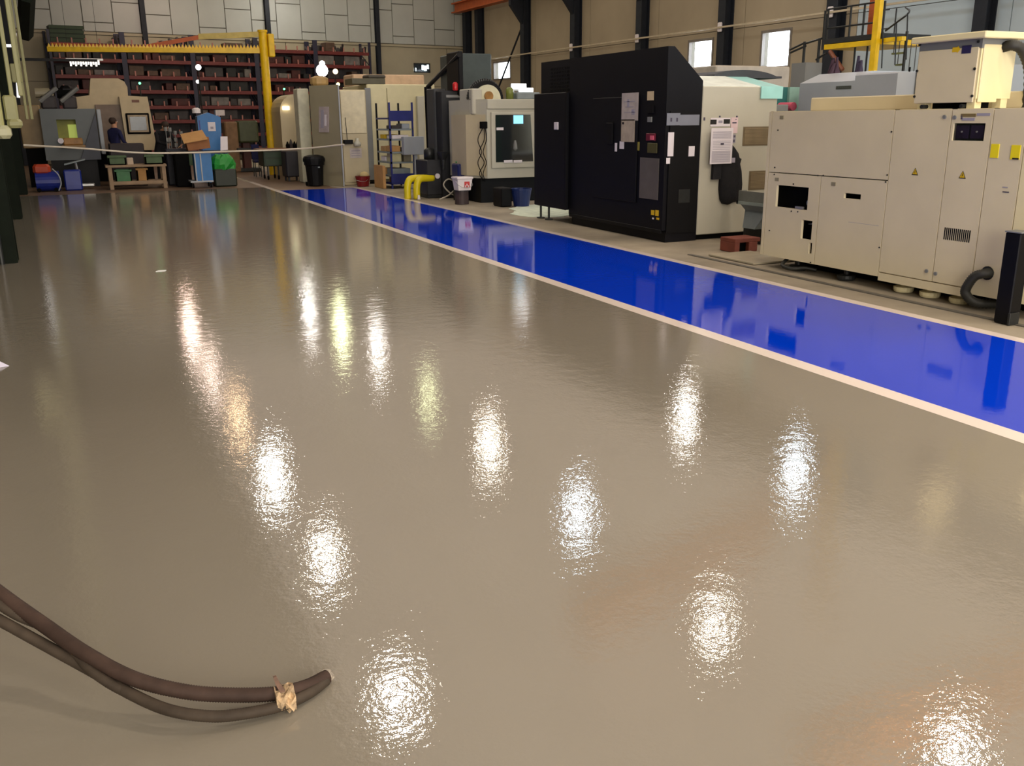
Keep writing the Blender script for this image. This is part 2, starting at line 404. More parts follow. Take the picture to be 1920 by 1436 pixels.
# runway beam of the crane (orange) along the right wall
o = MB(RW).box(-1.0, -0.6, -11.5, -0.8, 6.60, 6.66).box(-0.82, -0.78, -11.5, -0.8, 6.66, 7.0).box(-1.0, -0.6, -11.5, -0.8, 7.0, 7.06).build('crane_runway_beam', ORANGE)
tag(o, 'orange steel crane runway beam high on the far right wall', 'beam')
# cable line along right wall
pts = []
for i, q in enumerate(cy[1:]):
    pts.append((RW @ Vector((-0.42, q, ZC + 0.10)), q))
mbb = MB(RW)
o = MB(RW).box(-0.50, -0.44, -44, -2, ZC + 0.02, ZC + 0.07).build('cable_tray', mat('tray_beige', (186, 172, 146), 0.6)); tag(o, 'thin beige cable conduit running along the right wall columns', 'conduit')
for i, q in enumerate(cy[3:7]):
    o = MB(RW).cbox(-0.44, -0.365, q - 0.09, q + 0.09, ZC - 0.08, ZC + 0.2, 0.02).build('junction_box', WHITEP)
    tag(o, 'white junction box on the conduit at the ' + ['column left behind the black machine', 'column right behind the black machine', 'column between two bright windows', 'wide column behind the platform'][i], 'junction box')

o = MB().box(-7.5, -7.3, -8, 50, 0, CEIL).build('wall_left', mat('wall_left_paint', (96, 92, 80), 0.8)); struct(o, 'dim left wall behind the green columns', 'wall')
o = MB().box(-7.5, 24, -8.2, -8, 0, CEIL).build('wall_front', WALLL); struct(o, 'wall behind the camera', 'wall')
o = MB().box(-7.5, 24, -8.2, 50, CEIL, CEIL + 0.2).build('ceiling', ROOF); struct(o, 'roof over the hall', 'ceiling')

# ------------------------------------------------------------------ high bay lamps (seen in the floor's reflections)
HL = 7.0
def make_lamp(i, x, y, key, rgb, s, rad, label, grp=None):
    t = thing('high_bay_lamp', (x, y, HL), label, 'lamp', grp)
    MB().lathe([(rad + .02, 0.0), (rad*0.8, 0.18), (0.16, 0.36), (0.12, 0.38)], (x, y, HL), 20).build('lamp_shade', ALU, t, smooth=True)
    MB().lathe([(0.11, 0.38), (0.11, 0.68), (0.05, 0.72)], (x, y, HL), 14).build('ballast', DKMET, t)
    MB().cyl((x, y, HL + 0.7), (x, y, CEIL), 0.012, n=6).build('suspension_rod', DKMET, t)
    MB().lathe([(rad*.55, -0.16), (rad*.85, -0.10), (rad, 0.0)], (x, y, HL), 20).build('diffuser', glow(key, rgb, s), t)
P = LAMP_POWER
K = 8.65 / 9.65
LAMPS = [(580,585,'white',.6,.19),(745,1310,'warmwhite',1.0,.23),(610,1050,'warmwhite',.9,.19),(515,900,'white',1.1,.22),(447,790,'peach',.35,.20),(397,705,'rose',.35,.20),(358,622,'rose',.8,.19),(326,570,'rose',.6,.19),
         (640,620,'lime',.8,.20),(708,655,'white',.6,.19),(803,750,'lime',.22,.20),(917,840,'warmwhite',.7,.20),(1085,970,'ice',.6,.2),(1340,1175,'warmwhite',.5,.19),(1790,1415,'warmwhite',1.0,.21),
         (1285,785,'white',.6,.2),(1490,888,'ice',.6,.2)]
RGB = dict(warmwhite=(255, 242, 224), white=(255, 249, 240), peach=(255, 208, 160), rose=(255, 222, 204), lime=(244, 250, 190), ice=(222, 240, 255))
LL = ['is the faint white streak left of the lime one', 'is the nearest large glare right of the hoses', 'is the second glare of the left chain', 'is the third glare of the left chain, elongated', 'is the peach streak of the left chain', 'is the rosy streak above the peach one', 'is the sixth, rosy streak of the left chain', 'is the furthest pinkish streak of the left chain',
      'is the pale lime streak, furthest of the middle row', 'is the white streak second of the middle row', 'is the dim greenish streak of the middle row', 'is the warm streak left of the bluish one', 'is the bluish streak, mid floor', 'is the warm glare at lower right middle', 'is cut by the bottom right edge of the photo',
      'is the white streak nearest to the walkway line', 'is the bluish streak furthest right']
for i, (px, py, key, s, rad) in enumerate(LAMPS):
    p = pz(px, py, -HL)
    make_lamp(i, p[0], p[1], key + str(int(s*100)), RGB[key], P*s, rad, 'round high bay lamp whose glow ' + LL[i])
for (x, y) in ((3.5, 1.2), (9.2, 2.2), (15.4, 2.0), (-3.6, -2.0), (3.5, -4.5), (9.2, -4.5)):
    make_lamp(99, x, y, 'warmwhite100', RGB['warmwhite'], P, .3, 'round high bay lamp hanging above and behind the camera', 'high bay lamps behind the camera')

# ------------------------------------------------------------------ unseen roof fill panels and crane girders added above the frame
ROOF_FILL = glow('roof_light', (255, 240, 224), 0.30)  # glowing roof panels added to brighten floor and walls
rl = thing('roof_lights', (8, 18, CEIL-.06), 'field of translucent daylight roof sheets above the hall', 'roof light')
rl['kind'] = 'structure'
for i in range(4):
    for j in range(9):
        x0 = 3.2 + i*3.7; y0 = -7.5 + j*5.8
        MB().box(x0, x0+3.6, y0, y0+5.7, CEIL-.06, CEIL-.03).build('roof_sheet', ROOF_FILL, rl)
for k, (ya, yb, xa, xb) in enumerate(((8.3, 8.3, 8.4, 17.4), (13.1, 15.1, 7.4, 13.6))):  # unseen girders added for their tan reflection in the floor
    a = Vector((xa, ya, 6.9)); b = Vector((xb, yb if k else ya, 6.9)); d = (b-a).normalized(); n_ = Vector((-d.y, d.x, 0))*.22
    u = Vector((0, 0, .6)); vs = [a-n_, a+n_, b+n_, b-n_, a-n_+u, a+n_+u, b+n_+u, b-n_+u]
    t = thing('unseen_girder', a, ['unseen orange crane girder added above the bottom right lamp', 'unseen orange crane girder added above the middle of the floor'][k], 'girder')
    MB()._add(vs, [(0,3,2,1),(4,5,6,7),(0,1,5,4),(1,2,6,5),(2,3,7,6),(3,0,4,7)]).build('beam', mat('girder_tan', (236, 150, 60), .5, var=.15), t)
    for p in (a, b): MB().cyl(p+u, (p.x, p.y, CEIL-.07), .03, n=6).build('hanger', STEEL, t)

# ================================================================== CREAM CONTROL CABINET (nearest machine on the right)
XA = 7.0; yL = pxx(1447, 300, XA)[0]; yL = 8.31; yS1, yS2, yS3 = 6.55, 5.915, 5.50
yS4 = pxx(1905, 380, XA)[0]; yE = 4.72; ZT = 1.70; ZB = 0.125; zMid = pxx(1560, 331, XA)[1]
root = thing('machine_cabinet', (7.6, 6.5, 0), 'long cream machine control cabinet with doors, warning triangles and two openings', 'machine')
def hx(px0, py0, px1, py1): return rx(px0, py0, px1, py1, XA)
h_big = hx(1455, 349, 1515, 391); h_sm = hx(1502, 413, 1522, 449); h_slot = hx(1582, 363, 1614, 373); h_v = hx(1516, 455, 1522, 476)
h_disp = hx(1786, 231, 1846, 264)
MB().cbox(XA+.16, XA+1.25, yE, yL, ZB+.02, ZT, .01).build('body', CREAM, root)
rim = MB().box(XA+.03, XA+.16, yE, yL, ZT-.06, ZT).box(XA+.03, XA+.16, yE, yL, ZB, ZB+.06).box(XA+.03, XA+.16, yE, yE+.04, ZB, ZT).box(XA+.03, XA+.16, yL-.04, yL, ZB, ZT)
for q in (yS1, yS2, yS3, yS4): rim.box(XA+.03, XA+.16, q-.03, q+.03, ZB, ZT)
rim.build('frame', CREAM, root)
MB().box(XA+.03, XA+1.25, yE-.012, yE, ZB, ZT).build('end_panel', CREAML, root); MB().box(XA+.03, XA+1.25, yL, yL+.012, ZB, ZT).build('end_panel', CREAM, root)
MB().box(XA+.150, XA+.158, yE+.05, yL-.05, ZB+.06, ZT-.06).build('inner_panel', DARK, root)  # dark sheet standing in for the shade inside the openings
G = .005
def panelx(name, y0, y1, z0, z1, holes=(), m=CREAM, t=.03, mt=None):
    mb = MB(); holed(mb, y0+G, y1-G, z0+G, z1-G, holes, lambda a,b,c,d: mb.box(XA, XA+t, a, b, c, d))
    return mb.build(name, m, root)
panelx('panel', yS1, yL-.05, zMid, ZT)
panelx('corner_trim', yL-.05, yL+.0, ZB, ZT)
ymid = pxx(1534, 400, XA)[0]
panelx('panel', ymid, yL-.05, ZB, zMid, [h_big, h_sm, h_v])
panelx('panel', yS1, ymid, ZB, zMid, [h_slot])
d1 = panelx('door', yS2, yS1, ZB+.05, ZT); d2 = panelx('door', yS3, yS2, ZB+.05, ZT, [h_disp])
MB().box(XA-.004, XA+.03, yS3+G, yS1-G, ZB-.03, ZB+.045).build('plinth', CREAM, root)
panelx('panel', yS4, yS3, ZB, ZT); panelx('panel', yE, yS4, ZB, ZT, m=CREAML)
for (px, py) in ((1772, 219), (1791, 220)): 
    y_, z_ = pxx(px, py, XA); (d1 if px < 1780 else d2)
    MB().cyl((XA+.002, y_, z_), (XA-.012, y_, z_), .017, n=14).build('lock', MGREY, d1 if px < 1780 else d2)
for (px, py) in ((1738, 508), (1755, 513)):
    y_, z_ = pxx(px, py, XA); MB().cyl((XA+.002, y_, z_), (XA-.012, y_, z_), .017, n=14).build('lock', MGREY, d1 if px < 1746 else d2)
# display window with two dark screens
MB().box(XA+.02, XA+.03, *h_disp).build('display_glass', GLASSD, d2)
for (a, b) in ((1790, 1814), (1818, 1842)):
    q = hx(a, 235, b, 260); MB().box(XA+.012, XA+.021, *q).build('screen', mat('screen_dark', (34, 28, 44), .15, var=.3), d2)
for px in (1802, 1830):
    y_, z_ = pxx(px, 247, XA); MB().cyl((XA+.013, y_, z_), (XA+.006, y_, z_), .008, n=8).build('indicator_knob', ALU, d2)
def warn(px, py, door):
    y_, z_ = pxx(px, py, XA); s = .036
    MB().prism([(y_-s, z_-s*.85), (y_+s, z_-s*.85), (y_, z_+s*1.0)], 'x', XA, XA-.002).build('warning_sign', INKB, door, label='black bordered yellow triangle with a lightning bolt')
    s = .027; MB().prism([(y_-s, z_-s*.85), (y_+s, z_-s*.85), (y_, z_+s*1.0)], 'x', XA-.002, XA-.003).build('warning_face', YWARN, door)
    b = [(.004,.020),(-.006,-.002),(-.001,-.002),(-.004,-.016),(.007,.004),(.002,.004),(.008,.020)]
    MB().prism([(y_ - u*.9, z_ + v*.9 - .003) for u, v in b], 'x', XA-.003, XA-.004).build('lightning_bolt', INKB, door)
warn(1716, 322, d1); warn(1805, 328, d2)
# perforated vent
v = hx(1769, 429, 1820, 452); mb = MB()
for i in range(14):
    for j in range(5):
        yy = v[0] + (v[1]-v[0])*(i+.5)/14; zz = v[2] + (v[3]-v[2])*(j+.5)/5
        mb.box(XA-.001, XA+.001, yy-.006, yy+.006, zz-.011, zz+.011)
ve = mb.build('vent_holes', DARK, d2); ve['kind'] = 'stuff'
# stickers, plates
def stickx(name, q, m, parent, X=XA, t=.003, label=None): return MB().box(X-t, X, *q).build(name, m, parent, label=label)
stickx('name_plate', hx(1802, 213, 1830, 219), mat('plate_tan', (120, 104, 66), .5), d2); stickx('name_plate', hx(1832, 212, 1857, 217), INKL, d2); stickx('name_plate', hx(1804, 221, 1828, 226), INKL, d2)
mb = MB(); y_, z_ = pxx(1804, 219, XA); mb.prism([(y_-.01, z_-.02), (y_+.01, z_-.02), (y_, z_+.02)], 'x', XA-.004, XA-.002).build('emblem', INK, d2)
pn = [o for o in COL.objects if o.parent == root and o.name.startswith('panel')]
for q in ((1858, 270, 1873, 296), (1896, 272, 1913, 299)):
    stickx('yellow_tag', hx(*q), YLAB, root, t=.006)
stickx('tag_text', hx(1899, 296, 1911, 299), INKB, root, t=.008)
stickx('faint_label', hx(1880, 350, 1890, 352), INKL, root); stickx('faint_label', hx(1880, 359, 1892, 361), INK, root)
for (a, b) in ((1466, 220), (1457, 336), (1563, 345)):
    y_, z_ = pxx(a, b, XA); MB().box(XA-.004, XA, y_-.03, y_+.03, z_-.018, z_+.018).build('small_plate', mat('plate_dull', (158, 150, 124), .4, .3), root)
mb = MB()
for (a, b) in ((1459,244),(1453,314),(1452,327),(1488,345),(1484,396),(1496,397),(1534,329),(1544,329),(1672,247),(1664,328),(1661,341),(1649,464),(1443,432),(1520,492)):
    y_, z_ = pxx(a, b, XA); mb.cyl((XA+.001, y_, z_), (XA-.006, y_, z_), .008, n=8)
o = mb.build('screws', DKMET, root); o['kind'] = 'stuff'
# scuff line on the panel
q = hx(1590, 417, 1648, 420); MB().box(XA-.0006, XA, q[0], q[1], q[2], q[2]+.003).build('scuff', INKL, root)
# opening contents
q = hx(1500, 368, 1512, 390)
MB().cyl((XA+.10, q[0]+.03, q[2]+.02), (XA+.10, q[0]+.03, q[3]), .025, n=10).cyl((XA+.06, q[0]+.03, q[2]+.05), (XA+.13, q[0]+.03, q[2]+.05), .035, n=10).build('inner_fitting', GREYP, root)
q = hx(1490, 388, 1504, 391); MB().box(XA+.004, XA+.03, q[0], q[1], q[2]-.005, q[3]+.004).build('catch', ALU, root)
MB().tube(spline([(XA+.09, h_sm[1]-.01, h_sm[3]-.05), (XA+.07, (h_sm[0]+h_sm[1])/2, h_sm[3]-.04), (XA+.09, h_sm[0]+.02, h_sm[3]-.01)], 6), .005, 6).build('wire', ALU, root)
# underside feet
for (px, py) in ((1692, 540), (1740, 550), (1790, 562), (1600, 517), (1500, 500)):
    p = pz(px, py, 0.0); yy = p[1]*.98
    MB().lathe([(.085, 0), (.095, .02), (.095, .05), (.03, .06), (.03, .14)], (XA+.16, yy if yy < 8.2 else 8.1, 0), 18, CREAML if px > 1650 else DKMET).build('foot', CREAML if px > 1650 else DKMET, root)
MB().box(XA+.35, XA+1.15, yE+.1, yL-.2, .0, ZB+.02).build('base', DARK, root)
mb = MB().tube(spline([(XA+.1, 7.95, .12), (XA-.02, 7.9, .06), (XA+.0, 7.78, .035), (XA+.1, 7.68, .05), (XA+.2, 7.6, .03)], 8), .02, 8); mb.build('drain_hose', HBLACK, root, smooth=True)
# beige trough on top
q = rx(1526, 183, 1716, 207, 7.75)
o = MB().cbox(7.55, 8.1, yE-.05, pxx(1526, 195, 7.6)[0], ZT, pxx(1600, 181, 7.6)[1], .01).build('cable_trough', CREAM, root)
# corrugated exhaust hose at the lower right
p0 = pxx(1855, 512, XA); 
pts = spline([(XA+.05, p0[0], p0[1]), (XA-.05, p0[0], p0[1]), (XA-.10, p0[0]+.06, p0[1]-.03), (XA-.11, p0[0]+.12, p0[1]-.14), (XA-.10, p0[0]+.12, .14), (XA-.02, p0[0]+.08, .07), (XA+.2, p0[0]+.02, .05)], 14)
MB().tube(pts, .04, 12, rfun=lambda i: .043 if i % 2 else .036).build('corrugated_hose', HBLACK, root, smooth=True)
p0 = pxx(1852, 512, XA); MB().cyl((XA+.001, p0[0], p0[1]), (XA-.01, p0[0], p0[1]), .06, n=16).build('hose_flange', DKMET, root)

# ------------------------------------------------------------------ transformer box standing on the cabinet
XT = 7.03; yt1 = pxx(1717, 140, XT)[0]; yt0 = pxx(1835, 140, XT)[0]; zt0 = pxx(1770, 193, XT)[1]; zt1 = pxx(1770, 66, XT)[1]
xr = pyy(1903, 130, yt0)[0]
root = thing('transformer_box', ((XT+xr)/2, (yt0+yt1)/2, ZT), 'cream transformer box with overhanging lid standing on the long cabinet', 'transformer')
MB().box(XT+.012, xr, yt0+.012, yt1, zt0+.03, zt1-.04).build('body', CREAML, root)
MB().cbox(XT, XT+.015, yt0+.03, yt1-.01, zt0, zt1-.12, .006).build('front_panel', CREAM, root)
MB().cbox(XT+.03, xr-.18, yt0-.002, yt0+.014, zt0, zt1-.1, .006).build('side_panel', CREAML, root)
MB().cbox(XT-.05, xr+.06, yt0-.06, yt1+.05, zt1-.055, zt1, .008).build('lid', CREAML, root)
MB().box(XT+.004, xr-.01, yt0+.004, yt1-.01, zt1-.13, zt1-.055).build('lid_gap', MGREY, root)
for (a, b) in ((XT+.02, yt0+.02), (XT+.02, yt1-.12), (xr-.1, yt0+.02), (xr-.1, yt1-.12)):
    MB().box(a, a+.08, b, b+.08, ZT, zt0+.04).build('foot', CREAML, root)
MB().box(XT+.12, xr-.12, yt0+.12, yt1-.12, ZT, zt0+.03).build('base', DARK, root)
q = rx(1804, 85, 1821, 100, XT); MB().box(XT-.004, XT, *q).build('rating_plate', mat('plate_navy', (40, 36, 78), .4), root)
q = rx(1786, 90, 1801, 96, XT); m_ = (q[2]+q[3])/2; MB().prism([(q[1]+.0, m_-.02), (q[0]+.03, m_-.02), (q[0]+.03, m_-.03), (q[0], m_), (q[0]+.03, m_+.03), (q[0]+.03, m_+.02), (q[1], m_+.02)], 'x', XT-.002, XT).build('arrow_sticker', YWARN, root)
mb = MB()
for (a, b) in ((1725, 84), (1720, 133), (1715, 181), (1835, 78), (1828, 129), (1823, 180)):
    y_, z_ = pxx(a, b, XT); mb.cyl((XT+.001, y_, z_), (XT-.008, y_, z_), .012, n=8)
o = mb.build('screws', DKMET, root); o['kind'] = 'stuff'
for s_ in (0, 1):
    MB().cyl((XT-.02, yt1-.12-s_*.42, ZT+.02), (XT+.05, yt1-.12-s_*.42, ZT+.02), .018, n=8).build('hold_down_bolt', DKMET, root)
# thick black hose leaving the transformer box
xh, zh = pyy(1888, 88, yt0-.02)
pts = spline([(xh, yt0+.02, zh), (xh+.01, yt0-.06, zh+.01), (xh+.09, yt0-.10, zh-.03), (xh+.22, yt0-.1, zh-.22), (xh+.30, yt0-.06, zh-.6), (xh+.34, yt0, zh-1.1)], 12)
o = MB().tube(pts, .04, 12, rfun=lambda i: .045 if i % 2 else .038).build('conduit_hose', HBLACK, smooth=True); tag(o, 'thick black corrugated hose leaving the side of the transformer box', 'hose')

# ------------------------------------------------------------------ dark post at the right edge
p = pz(1890, 606)
root = thing('guard_post', (p[0], p[1], 0), 'black square post on a base plate at the right edge of the photo', 'post')
zp = pyy(1906, 437, p[1])[1]
MB().cbox(p[0]-.065, p[0]+.065, p[1]-.05, p[1]+.09, 0.0, zp, .008).build('post_shaft', BLACK, root)
MB().cbox(p[0]-.075, p[0]+.04, p[1]-.065, p[1]-.04, 0.0, .1, .004).build('base_bracket', DKMET, root)
MB().cbox(p[0]-.07, p[0]+.07, p[1]-.055, p[1]+.095, zp, zp+.012, .003).build('cap', MGREY, root)


# ================================================================== BLACK MACHINE with white rear cabinet
XB = 7.13; YB0 = 10.5; YB1 = 14.25; yw = pxx(1067, 300, XB)[0]
root = thing('machining_center', (7.9, 12.3, 0), 'large blue-black machining centre with sloped top and paper sheets on its door', 'machine')
prof = [(XB+.06, 0.0), (XB+.06, .16), (XB, .16), (XB, 2.53), (XB+.1, 2.53), (7.70, 2.11), (7.70, .0)]
MB().prism(prof, 'y', YB0, yw).build('body', NAVYB, root)
MB().prism([(XB+.05, .26), (XB+.05, 2.53), (XB+.1, 2.53), (7.70, 2.11), (7.70, .26)], 'y', yw, YB1).build('rear_section', NAVYB, root)
zt_w = pxx(1030, 175, XB)[1]
MB().cbox(XB-.06, XB+.06, yw+.03, YB1+.05, .22, zt_w, .01).build('tall_door', NAVYB, root)
MB().cbox(XB-.065, XB-.05, yw-.01, yw+.03, .22, zt_w, .003).build('door_edge', BLACK, root)
for y_ in (YB1-.05, YB1-.35): MB().lathe([(.07, 0), (.07, .015), (.018, .02), (.018, .24)], (XB+.02, y_, 0), 12).build('levelling_foot', DKMET, root)
q = rx(1056, 172, 1062, 190, XB-.06)
for (a, b, c, d) in ((1040, 229, 1047, 243),):
    q = rx(a, b, c, d, XB-.065); MB().cbox(XB-.08, XB-.06, *q, .004).build('door_handle', PAPER, root)
# sliding door, recessed lines, louvres
q = rx(1112, 190, 1163, 372, XB); 
dr = MB().cbox(XB-.02, XB, pxx(1195, 300, XB)[0], q[1], q[2], q[3]+.05, .008).build('sliding_door', NAVYB, root)
q = rx(1138, 230, 1150, 270, XB-.02); MB().cbox(XB-.04, XB-.02, *q, .006).build('door_handle', BLACK, dr)
mb = MB()
for i in range(9):
    for j in range(12):
        yy = yw + .12 + j*.055; zz = 1.95 + i*.055
        mb.box(XB+.044, XB+.05, yy, yy+.03, zz, zz+.03)
o = mb.build('louvres', BLACK, root); o['kind'] = 'stuff'
MB().cbox(XB-.01, XB+.02, YB0+.02, yw-.02, .12, .17, .005).build('skirt', BLACK, root)
# papers and panels on the long side
def sx(name, q, m, X=XB, t=.004, par=None): return MB().box(X-t, X, *rx(*q, X)).build(name, m, par or root)
a = sx('paper_sheet', (1166, 174, 1197, 226), mat('paper_grey', (176, 166, 160), .8, var=.12, scale=8), XB-.021)
a = sx('paper_sheet', (1165, 224, 1190, 266), mat('paper_tan', (172, 158, 140), .8, var=.15, scale=9), XB-.021)
sx('paper_strip', (1162, 265, 1170, 279), PAPER, XB-.021); sx('paper_strip', (1153, 268, 1157, 284), PAPER, XB-.021)
mb = MB()
for (a, b, c, d) in ((1170, 190, 1190, 191), (1172, 200, 1188, 201), (1170, 210, 1192, 211), (1176, 186, 1180, 200), (1184, 205, 1190, 215)):
    mb.box(XB-.027, XB-.025, *rx(a, b, c, d, XB-.026))
mb.build('drawing_lines', INKL, root)
sx('dial', (1167, 229, 1170, 233), INKB, XB-.026)
sx('warning_label', (1214, 171, 1226, 188), mat('label_cream', (206, 186, 150), .6)); sx('switch', (1214, 198, 1226, 212), BLACK, t=.02)
sx('knob', (1216, 219, 1223, 229), MGREY, t=.02)
q = rx(1213, 250, 1230, 264, XB); MB().cbox(XB-.02, XB, *q, .005).build('button_plate', mat('dark_red', (104, 20, 44), .5), root); sx('button', (1220, 254, 1226, 262), PINK, XB-.02, .012)
q = rx(1215, 268, 1233, 287, XB); MB().cbox(XB-.015, XB, *q, .005).build('indicator_plate', mat('plate_olive', (74, 70, 34), .5), root)
sx('key_label', (1191, 266, 1199, 282), mat('label_olive', (140, 130, 60), .6), t=.006)
sx('grey_panel', (1200, 296, 1235, 373), mat('panel_taupe', (92, 86, 82), .55, var=.1), t=.008)
sx('yellow_mark', (1221, 394, 1227, 403), YWARN); sx('yellow_mark', (1229, 394, 1235, 405), YWARN); sx('yellow_mark', (1223, 408, 1226, 411), PAPER); sx('yellow_mark', (1231, 408, 1236, 412), YWARN)
# end face (towards the camera)
EB = YB0
def sy(name, q, m, Y, t=.004, par=None): 
    r_ = ry(*q, Y); return MB().box(r_[0], r_[1], Y-t, Y, r_[2], r_[3]).build(name, m, par or root)
MB().box(XB+.06, 7.66, EB-.02, EB, .12, 1.72).build('end_door', BLACK, root)
sy('paper_strip', (1250, 212, 1275, 235), mat('paper_cool', (120, 124, 136), .8, var=.05), EB-.02); sy('paper_strip', (1275, 215, 1311, 235), mat('paper_cool', (120, 124, 136), .8), EB-.02)
sy('paper_strip', (1252, 248, 1263, 293), PAPER, EB-.02); sy('paper_strip', (1249, 296, 1256, 307), PAPER, EB-.02); sy('paper_strip', (1291, 274, 1302, 293), PAPER, EB-.02)
sy('vent_cover', (1272, 355, 1293, 380), DKMET, EB-.02)
for px in (1257, 1268):
    sy('mark', (px, 221, px+3, 228), INK, EB-.024)

# white rear cabinet: its own unit beside the black one
XW0 = 7.70; XW1 = pyy(1476, 300, 10.5)[0]; zw = pyy(1370, 162, 10.5)[1]
root = thing('machine_enclosure', ((XW0+XW1)/2, 11.6, 0), 'tall off-white machine enclosure with vent grilles between black machine and cream cabinet', 'machine')
xs_ = pyy(1458, 190, 10.5)[0]
MB().cbox(XW0+.005, xs_, 10.5, 14.2, .07, zw, .01).build('body', MWHITE, root)
MB().cbox(xs_, XW1, 10.55, 13.0, .07, pyy(1465, 196, 10.5)[1], .01).build('side_box', MGREY, root)
MB().box(XW0+.05, XW1-.05, 10.56, 13.5, 0, .07).build('base', DARK, root)
def swy(*a, **k): k['par'] = root; return sy(*a, **k)
for q in ((1395, 240, 1440, 270), (1406, 323, 1432, 353)):
    r_ = ry(*q, 10.5); f_ = MB().box(r_[0]-.02, r_[1]+.02, 10.492, 10.5, r_[2]-.02, r_[3]+.02).build('vent_grille', mat('grille_brown', (112, 98, 74), .6), root)
    mb = MB(); n_ = 12
    for i in range(n_):
        zz = r_[2] + (r_[3]-r_[2])*(i+.5)/n_; mb.box(r_[0], r_[1], 10.484, 10.492, zz-.006, zz+.006)
    o = mb.build('slat', mat('grille_slat', (136, 120, 92), .6), f_); o['kind'] = 'stuff'
# hood on top
xh1 = pyy(1500, 170, 11.2)[0]
pr = [(10.52, zw), (10.52, zw+.01), (11.3, zw+.17), (13.4, zw+.17), (13.4, zw)]
xm = pyy(1392, 155, 10.9)[0]
MB().prism(pr, 'x', XW0+.02, xm).build('hood_panel', mat('hood_white', (226, 234, 226), .35), root)
MB().prism([(q[0]+.02, q[1]-.005) for q in pr], 'x', xm, xs_+.1).build('hood_panel', CYAN, root)
swy('cyan_panel', (1426, 162, 1466, 185), CYAN, 10.49, t=.02)
swy('screw_row', (1319, 220, 1322, 226), INK, 10.5); swy('screw_row', (1348, 217, 1351, 220), INK, 10.5); swy('screw_row', (1380, 217, 1383, 220), INK, 10.5)
# tarp on the hood
mb = MB(); r_ = ry(1336, 134, 1462, 149, 11.4)
pts = []
for i in range(13):
    u = i/12; pts.append((r_[0]+(r_[1]-r_[0])*u, r_[2]+.02+(r_[3]-r_[2])*(0.25+.75*math.sin(PI*min(1, u*1.1+.02))**.6)))
pts = [(r_[0], zw+.15)] + pts + [(r_[1], zw+.15)]
o = mb.prism(pts, 'y', 11.35, 12.9).build('dark_cover', mat('cover_dark', (58, 60, 66), .7, bump=.3)); tag(o, 'dark folded cover lying on top of the off-white enclosure', 'cover')
r_ = ry(1360, 122, 1500, 136, 13.2)
o = MB().cbox(r_[0], r_[1], 13.45, 14.2, zw, r_[3], .02).box(r_[1]-.1, r_[1]-.05, 13.5, 13.55, 0, zw).box(r_[1]-.1, r_[1]-.05, 14.1, 14.15, 0, zw).build('light_duct', mat('duct_taupe', (170, 162, 150), .5)); tag(o, 'pale grey duct box behind the dark cover below the right window', 'duct')
# posters
def sheet(q, Y, name, label, m=PAPER, rows=None, t=.003):
    r_ = ry(*q, Y); o = MB().box(r_[0], r_[1], Y-t, Y, r_[2], r_[3]).build(name, m); tag(o, label, 'paper')
    if rows:
        for (u0, u1, v0, v1, mm) in rows:
            MB().box(r_[0]+(r_[1]-r_[0])*u0, r_[0]+(r_[1]-r_[0])*u1, Y-t-.002, Y-t, r_[3]-(r_[3]-r_[2])*v1, r_[3]-(r_[3]-r_[2])*v0).build('print', mm, o)
    return o
rows = [(.08, .92, v, v+.012, INKL) for v in np.arange(.1, .30, .03)] + [(.1, .9, v, v+.010, INKL) for v in np.arange(.36, .6, .045)] + [(.08, .92, v, v+.014, INKL) for v in np.arange(.64, .96, .03)] + [(.45, .6, .42, .47, INK)]
sheet((1332, 221, 1369, 237), 10.495, 'paper_notice', 'white notice with two black printed blocks on the off-white enclosure', rows=[(.0, .3, .2, .75, INKB), (.66, .98, .15, .7, INKB), (.4, .6, .3, .6, INKL)])
sheet((1332, 240, 1373, 307), 10.41, 'printed_sheet', 'long printed sheet hanging on the off-white enclosure over the black jacket', rows=rows, t=.004)
sheet((1370, 220, 1383, 250), 10.495, 'paper_notice', 'small pinkish notice right of the long printed sheet', m=mat('paper_pink', (214, 190, 194), .8), rows=[(.2, .5, .3, .38, INK), (.5, .8, .3, .38, INK), (.2, .35, .75, .82, INK), (.6, .8, .1, .14, INK)])
sheet((1371, 252, 1379, 268), 10.495, 'paper_notice', 'tiny grey notice beneath the small pinkish notice', m=INKL, rows=[(.2, .45, .1, .35, INK), (.6, .9, .1, .35, INK), (.5, .8, .6, .9, INK)])
# jacket
mb = MB(); r0 = [(1371,268),(1378,276),(1386,288),(1388,296),(1391,298),(1389,306),(1391,320),(1393,345),(1392,356),(1387,370),(1385,378),(1376,379),(1366,384),(1356,382),(1351,374),(1350,355),(1351,330),(1350,305),(1356,280),(1363,269)]
cx_, cz_ = pyy(1371, 325, 10.44)
ring_o = [pyy(a, b, 10.46) for a, b in r0]; n = len(ring_o); vs = []; fs = []
for k, (sc_, yy) in enumerate(((1.0, 10.495), (1.0, 10.47), (.86, 10.44), (.55, 10.425))):
    for i, (a, b) in enumerate(ring_o):
        wv = .006*math.sin(i*2.6+k); vs.append((cx_+(a-cx_)*sc_, yy+wv, cz_+(b-cz_)*(sc_ if k < 2 else sc_**.7)))
for k in range(3): fs += [(k*n+i, k*n+(i+1)%n, (k+1)*n+(i+1)%n, (k+1)*n+i) for i in range(n)]
fs.append(tuple(range(3*n, 4*n))); fs.append(tuple(reversed(range(n))))
mb._add(vs, fs); o = mb.build('jacket', CLOTH, smooth=True); tag(o, 'black jacket hanging on the off-white machine enclosure', 'jacket')
q = ry(1375, 296, 1381, 305, 10.39); MB().box(q[0], q[1], 10.42, 10.43, q[2], q[3]).build('logo_patch', INKL, o)
q = ry(1335, 307, 1350, 336, 10.47); MB().box(q[0], q[1], 10.44, 10.49, q[2], q[3]).build('sleeve', CLOTH, o)

